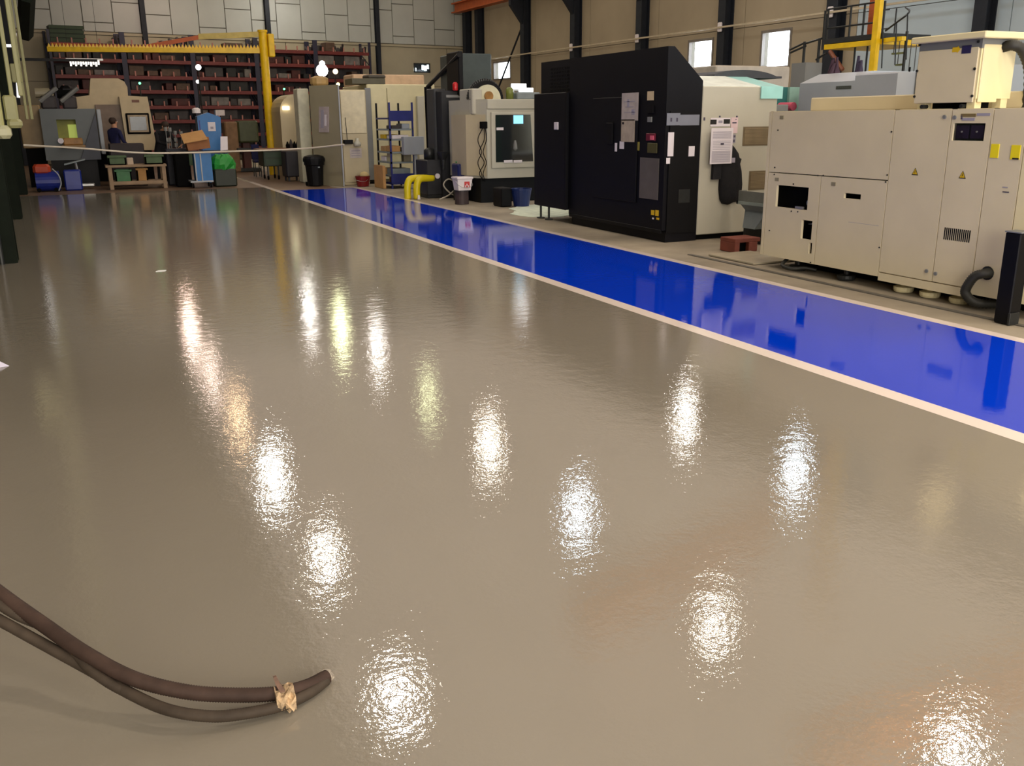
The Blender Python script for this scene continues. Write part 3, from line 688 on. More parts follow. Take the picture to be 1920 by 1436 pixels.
# grey plastic chip bin between
xb0, zb1 = pyy(1387, 357, 10.2); xb1, _ = pyy(1450, 356, 9.55)
root = thing('chip_bin', ((xb0+xb1)/2, 9.8, 0.0), 'grey tapered chip bin between the off-white enclosure and cream cabinet', 'bin')
c0, c1 = xb0, xb1+.1; zt_ = zb1; 
def frus(mb, x0, x1, y0, y1, z0, z1, i):   # tapered bin, narrower at the bottom
    vs = [(x0+i,y0+i,z0),(x1-i,y0+i,z0),(x1-i,y1-i,z0),(x0+i,y1-i,z0),(x0,y0,z1),(x1,y0,z1),(x1,y1,z1),(x0,y1,z1)]
    return mb._add(vs, [(0,3,2,1),(4,5,6,7),(0,1,5,4),(1,2,6,5),(2,3,7,6),(3,0,4,7)])
frus(MB(), c0, c1, 9.55, 10.2, .2, zt_-.16, .20).build('tub', GREYP, root)
MB().box(c0-.02, c1, 9.53, 9.56, zt_-.18, zt_-.14).box(c0-.02, c1, 10.2, 10.23, zt_-.18, zt_-.14).box(c0-.02, c0+.01, 9.53, 10.23, zt_-.18, zt_-.14).build('rim', mat('bin_rim', (150, 164, 160), .4), root)
MB().box(c0, c1, 10.2, 10.22, zt_-.16, zt_).box(c0, c0+.02, 9.56, 10.2, zt_-.16, zt_).build('upper_frame', mat('bin_rim2', (120, 124, 118), .5), root)
MB().box(c0+.1, c1-.1, 9.7, 10.1, .0, .2).build('stand', DKMET, root)
# reddish wooden block / pallet
p = pz(1377, 474); root = thing('wooden_block', (p[0]+.12, p[1]+.1, 0), 'reddish wooden support block on the floor beside the cream cabinet', 'block')
MB().cbox(p[0], p[0]+.4, p[1], p[1]+.30, .12, .17, .006).build('top_board', WOOD, root)
MB().cbox(p[0], p[0]+.08, p[1], p[1]+.30, .0, .12, .006).build('side_board', WOOD, root); MB().cbox(p[0]+.22, p[0]+.36, p[1], p[1]+.30, .0, .12, .006).build('side_board', WOOD, root)
MB().box(p[0]+.08, p[0]+.22, p[1]+.06, p[1]+.28, .0, .12).build('core', DARK, root)
o = MB().cbox(6.95, 7.6, 8.35, 9.2, 0, .02, .004).build('floor_plate', mat('plate_floor', (160, 150, 128), .5)); tag(o, 'flat steel floor plate beside the left end of the cream cabinet', 'plate')

# ------------------------------------------------------------------ grey cabinets behind the cream cabinet
XG = 9.5; 
ya, z0_ = pxx(1500, 157, XG); yb, z1_ = pxx(1603, 151, XG); yc, z2_ = pxx(1684, 134, XG)
root = thing('grey_machine', (10.2, (ya+yc)/2, 0), 'light grey machine housing with dark nameplate behind the cream cabinet', 'machine')
za_ = (z0_+z1_)/2
MB().prism([(XG, 0), (XG, za_), (XG+.35, za_+.13), (XG+1.6, za_+.13), (XG+1.6, 0)], 'y', yb, ya).build('housing', LGREY, root)
MB().prism([(XG, 0), (XG, z2_-.02), (XG+.02, z2_), (XG+1.6, z2_), (XG+1.6, 0)], 'y', yc, yb).build('side_housing', LGREY, root)
q = rx(1568, 161, 1596, 167, XG); npl = MB().box(XG-.006, XG, *q).build('nameplate', mat('name_dark', (62, 66, 60), .5), root)
for i in range(6): 
    w_ = (q[1]-q[0])/8; y_ = q[0] + w_*(1.2+i); MB().box(XG-.008, XG-.006, y_, y_+w_*.6, q[2]+.02, q[3]-.02).build('letter_mark', INKL, npl)
yq0 = pxx(1716, 160, XG+.3)[0]; zq = pxx(1690, 124, XG+.3)[1]
o = MB().cbox(XG+.3, XG+1.6, yq0-.6, yc-.012, 0, zq, .01).build('grey_cabinet', MGREY); tag(o, 'darker grey cabinet partly hidden behind the transformer box', 'cabinet')
q = pxx(1704, 150, XG+.3)[0]; MB().box(XG+.292, XG+.3, q-.012, q+.012, .3, zq-.02).build('door_gap', DARK, o)
# teal gap machine column
x_, z_ = pyy(1484, 163, 11.2)
root = thing('teal_machine', (9.9, 11.8, 0), 'teal green lit machine part in the gap above the cream cabinet', 'machine')
xa_, _ = pyy(1481, 170, 11.2); xb_, _ = pyy(1499, 170, 11.2)
MB().box(xa_, xb_, 11.2, 12.4, 0, z_).build('column', mat('teal_light', (150, 190, 178), .4), root); 
xc_, _ = pyy(1467, 170, 11.0); MB().box(xc_, xa_, 11.25, 12.4, 0, z_).build('gap_panel', CYAND, root)
r_ = ry(1481, 193, 1495, 206, 10.9); o = MB().cyl(((r_[0]+r_[1])/2, 10.9, (r_[2]+r_[3])/2), ((r_[0]+r_[1])/2, 11.19, (r_[2]+r_[3])/2), .06, n=14).build('red_knob', PINK, root)
# clutter on top of the grey machine
for (px, py, m_, lb, r__) in ((1520, 126, mat('purple_dark', (58, 36, 52), .8), 'dark purple bundle on top of the light grey machine', .11), (1592, 127, mat('purple_dark2', (46, 38, 62), .8), 'small dark violet object near the platform brace', .07)):
    y_, zc = pxx(px, py, 9.75 if px < 1560 else 9.8); y_ = min(y_, ya-.15); z_base = za_+.13
    mb = MB()
    for k in range(9):
        a = k*2.4; rr = r__*(.3+.5*random.random()); mb.cyl((9.98+rr*math.cos(a), y_+rr*math.sin(a), z_base), (9.98+rr*.6*math.cos(a+.5), y_+rr*.6*math.sin(a+.5), z_base+.08+.16*random.random()), .035, .02, 6)
    o = mb.build('cloth_bundle', m_); tag(o, lb, 'bundle')

# ================================================================== WHITE MILLING MACHINE with dark window
YM = 17.3
xm0 = pyy(914, 300, YM)[0]; xm1 = pyy(1007, 300, YM)[0]; zb_ = pyy(960, 333, YM)[1]; zt_ = pyy(960, 186, YM)[1]
xl0 = pxx(873, 250, 0.1)[0]
root = thing('milling_machine', ((xm0+xm1)/2+.2, 18.0, 0), 'white milling machine with dark glazed door and round tool wheel on top', 'machine')
yfar = pxx(884, 300, xm0-.12)[0]
MB().prism([(xm0, YM), (xm1, YM), (xm1, YM+1.5), (xm0-.22, YM+1.5), (xm0-.22, YM+.35)], 'z', zb_, zt_).build('body', MWHITE, root)
x2 = pyy(872, 260, YM+.45)[0]
zs_ = pyy(890, 215, YM+.4)[1]
MB().prism([(x2, YM+.4), (xm0-.02, YM+.02), (xm0-.02, YM+1.2), (x2, YM+1.2)], 'z', zb_+.05, zs_).build('side_hood', MBEIGE, root)
MB().box(xm0-.1, xm1+.05, YM+.12, YM+1.4, 0, zb_).build('base', BLACK, root)
MB().cbox(xm0, xm1, YM-.03, YM, pyy(960, 204, YM)[1], zt_, .01).build('top_rail', MWHITE, root)
q = ry(928, 215, 998, 303, YM)
dr = MB().cbox(q[0]-.09, q[1]+.05, YM-.035, YM, q[2]-.12, q[3]+.05, .01).build('door', MWHITE, root)
x0_, x1_, z0_, z1_ = q
MB().prism([(x0_, z0_), (x1_, z0_), (x1_-.06, z1_), (x0_, z1_)], 'y', YM-.042, YM-.036).build('window', GLASSD, dr)
# interior things seen through the window (spindle and coolant light)
q2 = ry(963, 216, 981, 232, YM-.05); MB().box(q2[0], q2[1], YM-.05, YM-.043, q2[2], q2[3]).build('inner_lamp', glow('inner', (120, 190, 230), 1.2), dr)
for qq in ((931, 240, 944, 243), (945, 301, 961, 304), (963, 301, 979, 304)):
    r_ = ry(*qq, YM-.05); MB().box(r_[0], r_[1], YM-.052, YM-.043, r_[2]-.01, r_[3]+.01).build('reflector_strip', PAPER, dr)
r_ = ry(960, 262, 972, 282, YM-.05); MB().lathe([(.02, 0), (.05, .03), (.04, .12), (.02, .2)], ((r_[0]+r_[1])/2, YM-.045, r_[2]), 10).build('spindle', MGREY, dr)
r_ = ry(900, 228, 911, 241, YM-.01); MB().cbox(r_[0]-.0, r_[1], YM-.1, YM+.02, r_[2], r_[3], .01).build('cable_socket', DARK, root)
for k, (a, b, c) in enumerate(((905, 896, 903), (908, 908, 899), (910, 912, 906))):
    pts = []
    for (px, py) in ((a, 240), (b, 262), (c, 285), (b, 305), (c, 325), (a, 340)):
        xx, zz = pyy(px, py, YM-.07-.01*k); pts.append((xx, YM-.07-.01*k, zz))
    MB().tube(spline(pts, 6), .009, 5).build('hanging_cable', DARK, root)
# tool wheel
xc, zc = pyy(915, 186, YM+.25); R_ = abs(pyy(947, 186, YM+.25)[0]-xc)
wh = MB().cyl((xc, YM+.3, zc), (xc, YM+.5, zc), R_*.95, n=32).build('tool_wheel', BLACK, root, smooth=False)
for i in range(24):
    a = PI*(i+.5)/24; c_, s_ = math.cos(a), math.sin(a); r0, r1 = R_*.93, R_*1.06; w_ = .018
    MB().cyl((xc+c_*r0, YM+.4, zc+s_*r0), (xc+c_*r1, YM+.4, zc+s_*r1), .03, .022, 6).build('tool_holder', DKMET, wh)
MB().cyl((xc, YM+.24, zc), (xc, YM+.3, zc), R_*.74, n=32).build('wheel_cover', mat('wheel_cream', (206, 204, 176), .5), wh)
xk, zk = pyy(917, 180, YM+.2); MB().cyl((xk, YM+.19, zk), (xk, YM+.24, zk), R_*.24, n=18).build('hub', BRASS, wh)
r_ = ry(884, 166, 912, 190, YM+.25); MB().cbox(r_[0], r_[1]-.1, YM+.22, YM+.9, r_[2]-.25, r_[3], .02).build('wheel_guard', MWHITE, root)
r_ = ry(884, 200, 895, 218, YM+.35); MB().cbox(r_[0], r_[1], YM+.3, YM+.38, r_[2], r_[3], .01).build('terminal_box', MGREY, root)
# items on top
r_ = ry(949, 162, 962, 185, YM+.3); o = MB().lathe([((r_[1]-r_[0])/2, 0), ((r_[1]-r_[0])/2, .2), ((r_[1]-r_[0])/4, .24)], ((r_[0]+r_[1])/2, YM+.3, zt_), 14).build('green_canister', mat('canister_green', (110, 120, 50), .4), smooth=True); tag(o, 'olive green canister on top of the white milling machine', 'canister')
r_ = ry(962, 172, 1005, 186, YM+.4); o = MB().cbox(r_[0], r_[1], YM+.2, YM+.8, zt_, zt_+.14, .02).build('top_tray', GREYP); tag(o, 'grey tray on top of the white milling machine beneath bright lamps', 'tray')
for qq, lb in (((958, 157, 987, 166), 'bright rectangular lamp panel above the white milling machine'), ((972, 165, 1000, 171), 'low bright lamp panel resting on the grey tray')):
    r_ = ry(*qq, YM+.6); t = thing('lamp_panel', ((r_[0]+r_[1])/2, YM+.6, r_[2]-.03), lb, 'lamp')
    MB().box(r_[0], r_[1], YM+.6, YM+.66, r_[2]-.05, r_[3]+.0).build('housing', ALU, t)
    MB().box(r_[0]+.01, r_[1]-.01, YM+.585, YM+.6, r_[2]-.01, r_[3]).build('diffuser', glow('panel', (255, 255, 255), 4), t)
    MB().box(r_[0]+.05, r_[0]+.09, YM+.62, YM+.64, zt_+.13, r_[2]-.03).build('support', ALU, t)

# ================================================================== DARK TALL MACHINE behind it
YD = 18.9
xd0 = 7.15; xd1 = pyy(884, 250, YD)[0]; zd = pyy(850, 170, YD)[1]
root = thing('vertical_machine', (7.6, 20.0, 0), 'tall dark grey machine with upper motor block left of the white milling machine', 'machine')
yb1 = pxx(803, 260, xd0)[0]
MB().cbox(xd0, xd1+.4, YD, yb1-.3, 0, zd, .02).build('body', mat('vm_dark', (24, 26, 31), .6, var=.15), root)
MB().cbox(xd0-.05, xd0+.25, yb1-.55, yb1-.1, 0, zd+.05, .02).build('side_column', mat('vm_column', (56, 58, 60), .45), root)
r_ = ry(850, 100, 922, 172, YD+.2)
x8 = pyy(866, 120, YD)[0]
MB().cbox(x8, r_[1], YD+.2, YD+1.3, zd-.3, r_[3], .02).build('motor_block', DTEAL, root)
MB().cbox(r_[0], x8-.01, YD-.1, YD+.6, zd-.1, r_[3]+.02, .02).build('motor_side', BLACK, root)
r_ = ry(847, 155, 860, 170, YD-.05); MB().lathe([(.05, 0), (.055, .02), (.055, .14), (.03, .17)], ((r_[0]+r_[1])/2, YD-.05, zd), 14).build('signal_lamp', mat('lamp_red', (190, 30, 36), .3), root, smooth=True)
r_ = ry(836, 178, 880, 183, YD-.01); MB().box(r_[0], r_[1], YD-.03, YD, r_[2], r_[3]).build('edge_rail', MGREY, root)
pa = pyy(859, 103, YD-.1); pb = pyy(802, 163, 21.2)
root2 = thing('diagonal_boom', (pa[0], YD-.1, pa[1]), 'dark diagonal boom running down from the motor block of the tall dark machine', 'boom')
MB().cyl((pa[0], YD-.15, pa[1]), (pb[0], 21.2, pb[1]), .05, n=8).build('beam', BLACK, root2)
MB().cyl((pb[0], 21.2, pb[1]), (pb[0]+.02, 21.2, .0), .09, n=8).build('upright', BLACK, root2)
# lower body details: funnel, green plant-like cloth, tubs
x_, z_ = pyy(830, 295, YD-.02); MB().lathe([(.03, -.25), (.05, -.05), (.13, .12)], (x_, YD-.06, z_), 14).build('funnel', DKMET, root)

def ycl(px, py): return pz(px, py)
# coolant unit (dark box with round white dial)
p = pz(803, 372); p2 = pz(836, 378)
root = thing('coolant_unit', (p[0]+.3, p[1]+.2, 0), 'dark coolant pump unit with round white dial behind the yellow pipe', 'pump')
zc_ = pyy(815, 300, p[1])[1]
MB().cbox(p[0], p[0]+.42, p[1]+.05, p[1]+.75, .06, zc_, .02).build('tank', mat('tank_dark', (36, 37, 42), .45, var=.2), root)
MB().cyl((p[0]+.24, p[1]+.055, zc_-.34), (p[0]+.24, p[1]+.02, zc_-.34), .055, n=18).build('dial', PAPER, root)
MB().box(p[0]+.02, p[0]+.40, p[1]+.07, p[1]+.7, 0, .06).build('skid', DKMET, root)
MB().lathe([(.12, 0), (.12, .2), (.06, .24)], (p[0]+.2, p[1]+.4, zc_), 14).build('motor', DKMET, root, smooth=True)
# yellow thick pipe
p = pz(782, 373); xx, zz = pyy(782, 345, p[1])
for k, (dx, dy) in enumerate(((0, 0), (-.17, .12))):
    pts = spline([(p[0]+dx, p[1]+dy, 0), (p[0]+dx, p[1]+dy, .22), (p[0]+dx+.04, p[1]+dy+.02, .36), (p[0]+dx+.14, p[1]+dy+.05, .42), (p[0]+dx+.42-dx*.5, p[1]+dy+.1, .42)], 6)
    o = MB().tube(pts, .075, 14).build('yellow_pipe', mat('pipe_yellow', (214, 196, 24), .35, var=.05), smooth=True)
    tag(o, ['front yellow elbow pipe rising from the floor at the walkway edge', 'rear yellow elbow pipe behind the front one at the walkway edge'][k], 'pipe')
# stand + white bucket with a red label
p = pz(860, 384)
root = thing('stool', (p[0]+.2, p[1]+.2, 0), 'dark round stand on the floor under the white bucket', 'stand')
zk = pyy(866, 356, p[1]+.15)[1]
MB().cyl((p[0]+.13, p[1]+.15, 0), (p[0]+.13, p[1]+.15, zk-.02), .14, n=18).build('drum', mat('drum_dark', (62, 50, 52), .6, var=.2), root)
MB().cyl((p[0]+.13, p[1]+.15, zk-.02), (p[0]+.13, p[1]+.15, zk), .16, n=18).build('top_plate', DKMET, root)
root = thing('bucket', (p[0]+.14, p[1]+.15, zk), 'white square bucket with red printed label on a dark stand', 'bucket')
frus(MB(), p[0]-.02, p[0]+.30, p[1]-.02, p[1]+.28, zk, zk+.24, .03).build('tub', WHITEP, root)
MB().cbox(p[0]-.035, p[0]+.315, p[1]-.035, p[1]+.295, zk+.22, zk+.26, .01).build('lid_rim', WHITEP, root)
lb = MB().box(p[0]+.13, p[0]+.24, p[1]-.018, p[1]-.004, zk+.05, zk+.17).build('label', mat('label_red', (190, 60, 60), .6), root)
for i in range(3): MB().box(p[0]+.14+.03*i, p[0]+.16+.03*i, p[1]-.022, p[1]-.018, zk+.06+.03*(i % 2), zk+.10+.03*(i % 2)).build('letter_mark', PAPER, lb)
MB().tube(spline([(p[0]-.03, p[1]+.13, zk+.22), (p[0]+.0, p[1]-.06, zk+.10), (p[0]+.14, p[1]-.1, zk+.06), (p[0]+.28, p[1]-.06, zk+.10), (p[0]+.31, p[1]+.13, zk+.22)], 6), .004, 5).build('handle', ALU, root)
# blue bin with green cloths
root = thing('blue_bin', (p[0]+.2, p[1]+.9, 0), 'blue bin with green rags on top behind the white bucket', 'bin')
r_ = ry(855, 307, 876, 330, p[1]+.9); 
MB().cbox(r_[0], r_[1], p[1]+.8, p[1]+1.15, r_[2]-.1, r_[3], .02).build('tub', mat('bin_navy', (20, 30, 90), .4), root)
MB().box(r_[0]+.02, r_[1]-.02, p[1]+.82, p[1]+1.13, 0, r_[2]-.1).build('stand', DKMET, root)
for i in range(6):
    a = random.random()*6; xx_ = (r_[0]+r_[1])/2+.08*math.cos(a); yy_ = p[1]+.97+.08*math.sin(a)
    MB().lathe([(.05, 0), (.07, .04), (.04, .09), (.01, .12+.03*random.random())], (xx_, yy_, r_[3]-.01), 7).build('rag', mat('rag_green', (60, 150, 84), .9, var=.3, scale=20) if i % 2 else mat('rag_pale', (150, 190, 150), .9), root)
# loops of white hose by the bucket
p1 = pz(824, 376)
pts = spline([(p1[0], p1[1], .02), (p1[0]+.25, p1[1]+.02, .12), (p1[0]+.45, p1[1]+.1, .3), (p1[0]+.3, p1[1]+.2, .42), (p1[0]+.16, p1[1]+.15, .3), (p1[0]+.3, p1[1]+.05, .12), (p1[0]+.6, p1[1]+.1, .04), (p1[0]+.8, p1[1]+.2, .03)], 8)
o = MB().tube(pts, .016, 8).build('white_hose', mat('hose_white', (170, 164, 150), .5), smooth=True); tag(o, 'looped pale hose lying between coolant unit and white bucket', 'hose')
o = MB().cyl((p1[0]-.28, p1[1]+.5, 0.0), (p1[0]-.28, p1[1]+.5, .09), .035, .02, n=10).build('small_bottle', WHITEP); tag(o, 'tiny white bottle on the floor right of the yellow pipe', 'bottle')
# valves clutter: black pump fittings
mbp = thing('valve_cluster', (p1[0]+.55, p1[1]+.9, 0), 'black cluster of pump fittings between dark pump unit and blue bin', 'pump')
for i in range(7):
    xx_ = p1[0]+.35+.09*(i % 3); yy_ = p1[1]+.8+.1*(i//3)
    MB().lathe([(.04, 0), (.045, .3+.06*i), (.03, .34+.06*i), (.05, .36+.06*i), (.05, .42+.06*i)], (xx_, yy_, 0), 10).build('fitting', DKMET, mbp)
# blue bucket with black box in front of the black machine
p = pz(985, 388)
root = thing('blue_bucket', (p[0], p[1]+.2, 0), 'dark blue bucket on the pale concrete left of the black machine', 'bucket')
MB().lathe([(.15, 0), (.20, .30), (.21, .31), (.21, .34), (.19, .34), (.145, .03)], (p[0]+.02, p[1]+.22, 0), 20).build('tub', mat('bucket_blue', (24, 44, 104), .4), root, smooth=False)
o = MB().cbox(p[0]-.42, p[0]-.19, p[1]+.2, p[1]+.6, 0, .36, .02).build('black_crate', BLACK); tag(o, 'small black crate beside the dark blue bucket', 'crate')

# ================================================================== SHELF RACK and control box
p = pz(735, 354); YSH = p[1]; xs0 = p[0]; xs1 = xs0 + .62; ysf = YSH + 1.1
zsh = pyy(731, 192, YSH)[1]
root = thing('shelving_unit', ((xs0+xs1)/2, YSH+.5, 0), 'open blue and black shelving unit full of small boxes', 'shelf')
for (a, b) in ((xs0, YSH), (xs1-.04, YSH), (xs0, ysf-.04), (xs1-.04, ysf-.04)):
    MB().box(a, a+.04, b, b+.04, 0, zsh).build('post', BLUER if b < YSH+.1 else BLACK, root)
lev = [pyy(752, q, YSH)[1] for q in (348, 330, 305, 286, 262, 243, 222)]
SH = []
for i, z in enumerate(lev):
    if i == 0: z = .12
    MB().box(xs0, xs1, YSH, ysf, z-.02, z+.02).build('shelf_board', BLUER if i in (0, 6) else GREYP, root); SH.append(z+.02)
MB().box(xs0, xs1, YSH-.01, YSH, lev[6]-.06, lev[6]+.18).build('front_panel', BLUER, root)
MB().box(xs0, xs1, YSH-.01, YSH, .12, .36).build('front_panel', BLUER, root)
BX = [(0, .1, .5, .2, CARD, 'brown box on the lowest board of the blue shelving unit'), (1, .05, .52, .16, GREYP, 'grey bin low on the blue shelving unit'),
      (2, .06, .3, .2, mat('case_cream', (196, 190, 150), .5), 'cream case with round dial on the blue shelving unit'), (3, .06, .28, .14, CARD, 'brown parcel on the middle board of the blue shelving unit'),
      (4, .08, .50, .09, WHITEP, 'white flat box above the brown parcel on the shelving unit'), (5, .08, .30, .08, CRATE, 'dark flat box near the top of the shelving unit'),
      (5, .34, .54, .12, LGREY, 'pale grey box at the top right of the shelving unit'), (3, .34, .54, .1, MGREY, 'mid grey box beside the brown parcel'), (2, .36, .56, .17, OLIVE, 'olive box beside the cream case')]
for (l_, a, b, h_, m_, lb) in BX:
    o = MB().cbox(xs0+a, xs0+b, YSH+.06, YSH+.5, SH[l_], SH[l_]+h_, .01).build('storage_box', m_); tag(o, lb, 'box')
for k, (l_, h_, m_) in enumerate(((1, .15, CARD), (3, .12, mat('parcel_tan', (190, 150, 100), .8)), (4, .10, YWARN), (2, .12, WHITEP))):
    o = MB().cbox(xs0+.05, xs0+.4, YSH+.6, YSH+.95, SH[l_], SH[l_]+h_, .01).build('storage_box', m_); tag(o, ['brown', 'tan', 'mustard', 'white'][k] + ' box at the rear left of the shelving unit', 'box')
r_ = ry(757, 256, 795, 290, YSH-.3)
root = thing('control_box', (r_[0], YSH-.2, 0), 'light grey control box on a slim stand in front of the shelving unit', 'control box')
MB().cbox(r_[0], r_[1], YSH-.32, YSH-.12, r_[2], r_[3], .01).build('housing', LGREY, root)
MB().cbox(r_[0]+.28, r_[0]+.36, YSH-.26, YSH-.18, .02, r_[2], .005).build('stand', LGREY, root)
MB().box(r_[0]+.18, r_[0]+.46, YSH-.36, YSH-.08, 0, .02).build('base', LGREY, root)
o = MB().box(p[0]-.17, p[0]-.10, YSH+.15, YSH+.9, 0, .55).build('cardboard_sheet', CARD); tag(o, 'flattened cardboard leaning at the foot of the shelving unit', 'cardboard')

# ================================================================== BEIGE MACHINING CENTRE behind the shelf + cabinets
YC = 24.2
r_ = ry(692, 158, 795, 350, YC)
root = thing('machining_center', ((r_[0]+r_[1])/2, YC+1, 0), 'large pale beige machining centre behind the blue shelving unit', 'machine')
MB().cbox(r_[0], r_[1]+.35, YC, YC+2.4, .1, r_[3], .02).build('body', mat('mc_cream', (206, 198, 160), .42, var=.04), root)
MB().box(r_[0]+.1, r_[1]+.3, YC+.1, YC+2.3, 0, .1).build('base', DKMET, root)
q = ry(688, 165, 699, 345, YC-.05); MB().cbox(q[0], q[1], YC-.06, YC, .1, q[3], .01).build('edge_post', MGREY, root)
q = ry(660, 140, 800, 162, YC+1.4); MB().cbox(q[0], q[1]-.1, YC+1.3, YC+2.3, r_[3]-.05, q[3], .03).build('upper_cover', mat('mc_pinkish', (196, 166, 136), .5), root)
q = ry(664, 150, 727, 164, YC-.2); 
mb = MB(); mb.cbox(q[0], q[1], YC+.0, YC+.7, r_[3], r_[3]+.14, .01); mb.build('top_unit', mat('unit_olive', (84, 80, 62), .5), root)
MB().cbox(q[0]+.45, q[0]+.95, YC+.1, YC+.6, r_[3]+.14, r_[3]+.24, .04).build('top_motor', mat('unit_dark', (66, 60, 50), .5), root)
for px in (770, 782):
    q = ry(px-1, 160, px+1, 250, YC); 
q = ry(728, 156, 729, 345, YC); MB().box(q[0], q[0]+.02, YC-.004, YC, .2, r_[3]-.1).build('door_gap', mat('gap_olive', (120, 112, 80), .6), root)
q = ry(782, 160, 795, 345, YC); MB().cbox(q[0], q[1], YC-.12, YC, .1, r_[3]-.3, .01).build('side_post', MWHITE, root)
# middle cabinet
YK = 23.9
r_ = ry(641, 168, 690, 346, YK)
root = thing('control_cabinet', ((r_[0]+r_[1])/2, YK+.5, 0), 'cream control cabinet with lower notice left of the beige machining centre', 'cabinet')
zs2 = pyy(660, 250, YK)[1]
MB().cbox(r_[0], r_[1], YK+.03, YK+1.0, 0, r_[3], .02).build('body', MBEIGE, root)
MB().cbox(r_[0]+.02, r_[1]-.03, YK, YK+.03, zs2, r_[3]-.03, .006).build('upper_door', mat('cab_cream', (208, 198, 168), .45), root)
MB().cbox(r_[0]+.02, r_[1]-.03, YK, YK+.03, .08, zs2-.02, .006).build('lower_door', MBEIGE, root)
q = ry(656, 278, 678, 296, YK); s_ = MB().box(q[0], q[1], YK-.006, YK, q[2], q[3]).build('notice', mat('notice_pale', (190, 180, 176), .7), root)
for i in range(3): MB().box(q[0]+.04, q[1]-.04, YK-.009, YK-.006, q[2]+.05+.06*i, q[2]+.065+.06*i).build('print', INKL, s_)
q = ry(645, 262, 662, 270, YK-.1); MB().cbox(q[0], q[1], YK-.12, YK, q[2], q[3], .01).build('small_shelf', BLACK, root)
MB().cyl((q[0]+.1, YK-.06, q[3]), (q[0]+.08, YK-.06, q[3]+.55), .008, n=5).build('antenna', DKMET, root)
q = ry(664, 256, 676, 274, YK-.1); MB().lathe([(.09, 0), (.1, .08), (.04, .14), (.04, .2)], ((q[0]+q[1])/2, YK-.1, q[2]), 10).build('lamp_head', MWHITE, root, smooth=True)
# olive cabinet with window notice, angled
xa, _ = pyy(585, 250, 24.6); xb, _ = pyy(640, 250, 23.6)
z3 = pyy(600, 160, 24.2)[1]
root = thing('control_cabinet', ((xa+xb)/2, 24.4, 0), 'tall olive beige cabinet with pale notice behind the black rubbish bin', 'cabinet')
MB().prism([(xa, 24.6), (xb, 23.6), (xb+.02, 24.6), (xa+.5, 25.4)], 'z', 0, z3).build('body', OLIVE, root)
def ocab(px, py):   # point on the angled face
    a = np.array([xa, 24.6]); b = np.array([xb, 23.6]); r = ray(px, py); dx, dy = b-a
    t = ((a[0])*dy - (a[1])*dx) / (r[0]*dy - r[1]*dx); return CAM + r*t
nrm = Vector((-(1.0), -(xb-xa), 0)).normalized()
for (q, m_, nm, t_) in (((599, 200, 617, 248), mat('notice_lilac', (170, 158, 158), .7), 'notice', .02), ((603, 206, 608, 240), INKL, 'print', .03), ((610, 215, 613, 236), PAPER, 'print', .03)):
    A = Vector(ocab(q[0], q[1])); B = Vector(ocab(q[2], q[1])); C_ = Vector(ocab(q[2], q[3])); D = Vector(ocab(q[0], q[3]))
    vs = [A, B, C_, D] + [v + nrm*t_ for v in (A, B, C_, D)]
    MB()._add(vs, [(0,1,2,3),(7,6,5,4),(0,4,5,1),(1,5,6,2),(2,6,7,3),(3,7,4,0)]).build(nm, m_, root)
MB().box(xb-.03, xb, 23.57, 23.6, 0, z3).build('edge_strip', LGREY, root)
MB().lathe([(.2, 0), (.24, .06), (.24, .2), (.1, .26)], (xa+.35, 24.9, z3), 12).build('top_fan', mat('fan_tan', (168, 138, 88), .5), root)
# white pillar
q = ry(563, 166, 584, 347, 25.6)
o = MB().cbox(q[0], q[1], 25.6, 26.1, 0, q[3], .02).build('white_pillar', mat('pillar_white', (206, 204, 182), .5)); tag(o, 'pale square pillar rising left of the black rubbish bin', 'pillar')
# cream tanks left of the pillar
r_ = ry(526, 176, 563, 265, 28.5)
root = thing('cream_machine', ((r_[0]+r_[1])/2, 29, 0), 'cream machine with rounded shoulder and glowing lamp reflection behind the white pillar', 'machine')
pts = [(r_[0], 0), (r_[1]+.3, 0), (r_[1]+.3, r_[3])] + [(r_[0]+.5-.5*math.sin(a*PI/12), r_[3]-.5+.5*math.cos(a*PI/12)) for a in range(7)]
MB().prism(pts, 'y', 28.5, 30).build('body', MBEIGE, root)
q = ry(531, 199, 543, 206, 28.4); MB().box(q[0], q[1], 28.42, 28.5, q[2], q[3]).build('lamp_reflection', glow('warm_glint', (255, 236, 200), 3), root)  # lamp reflection on the casing, drawn as a glowing plate
# rubbish bin
p = pz(597, 350); 
root = thing('rubbish_bin', (p[0], p[1]+.3, 0), 'black wheeled rubbish bin at the end of the blue walkway', 'bin')
MB().lathe([(.20, 0), (.225, .4), (.235, .50), (.26, .52), (.265, .62)], (p[0], p[1]+.3, .02), 18).build('tub', BLACK, root, smooth=False)
MB().lathe([(.285, .0), (.285, .07), (.25, .13), (.12, .17), (.02, .175)], (p[0], p[1]+.3, .62), 18).build('lid', BLACK, root, smooth=False)
MB().cyl((p[0]-.2, p[1]+.52, .05), (p[0]+.2, p[1]+.52, .05), .05, n=10).build('wheel', DARK, root)
MB().box(p[0]+.03, p[0]+.08, p[1]+.035, p[1]+.05, .47, .50).build('mark', GREYP, root)
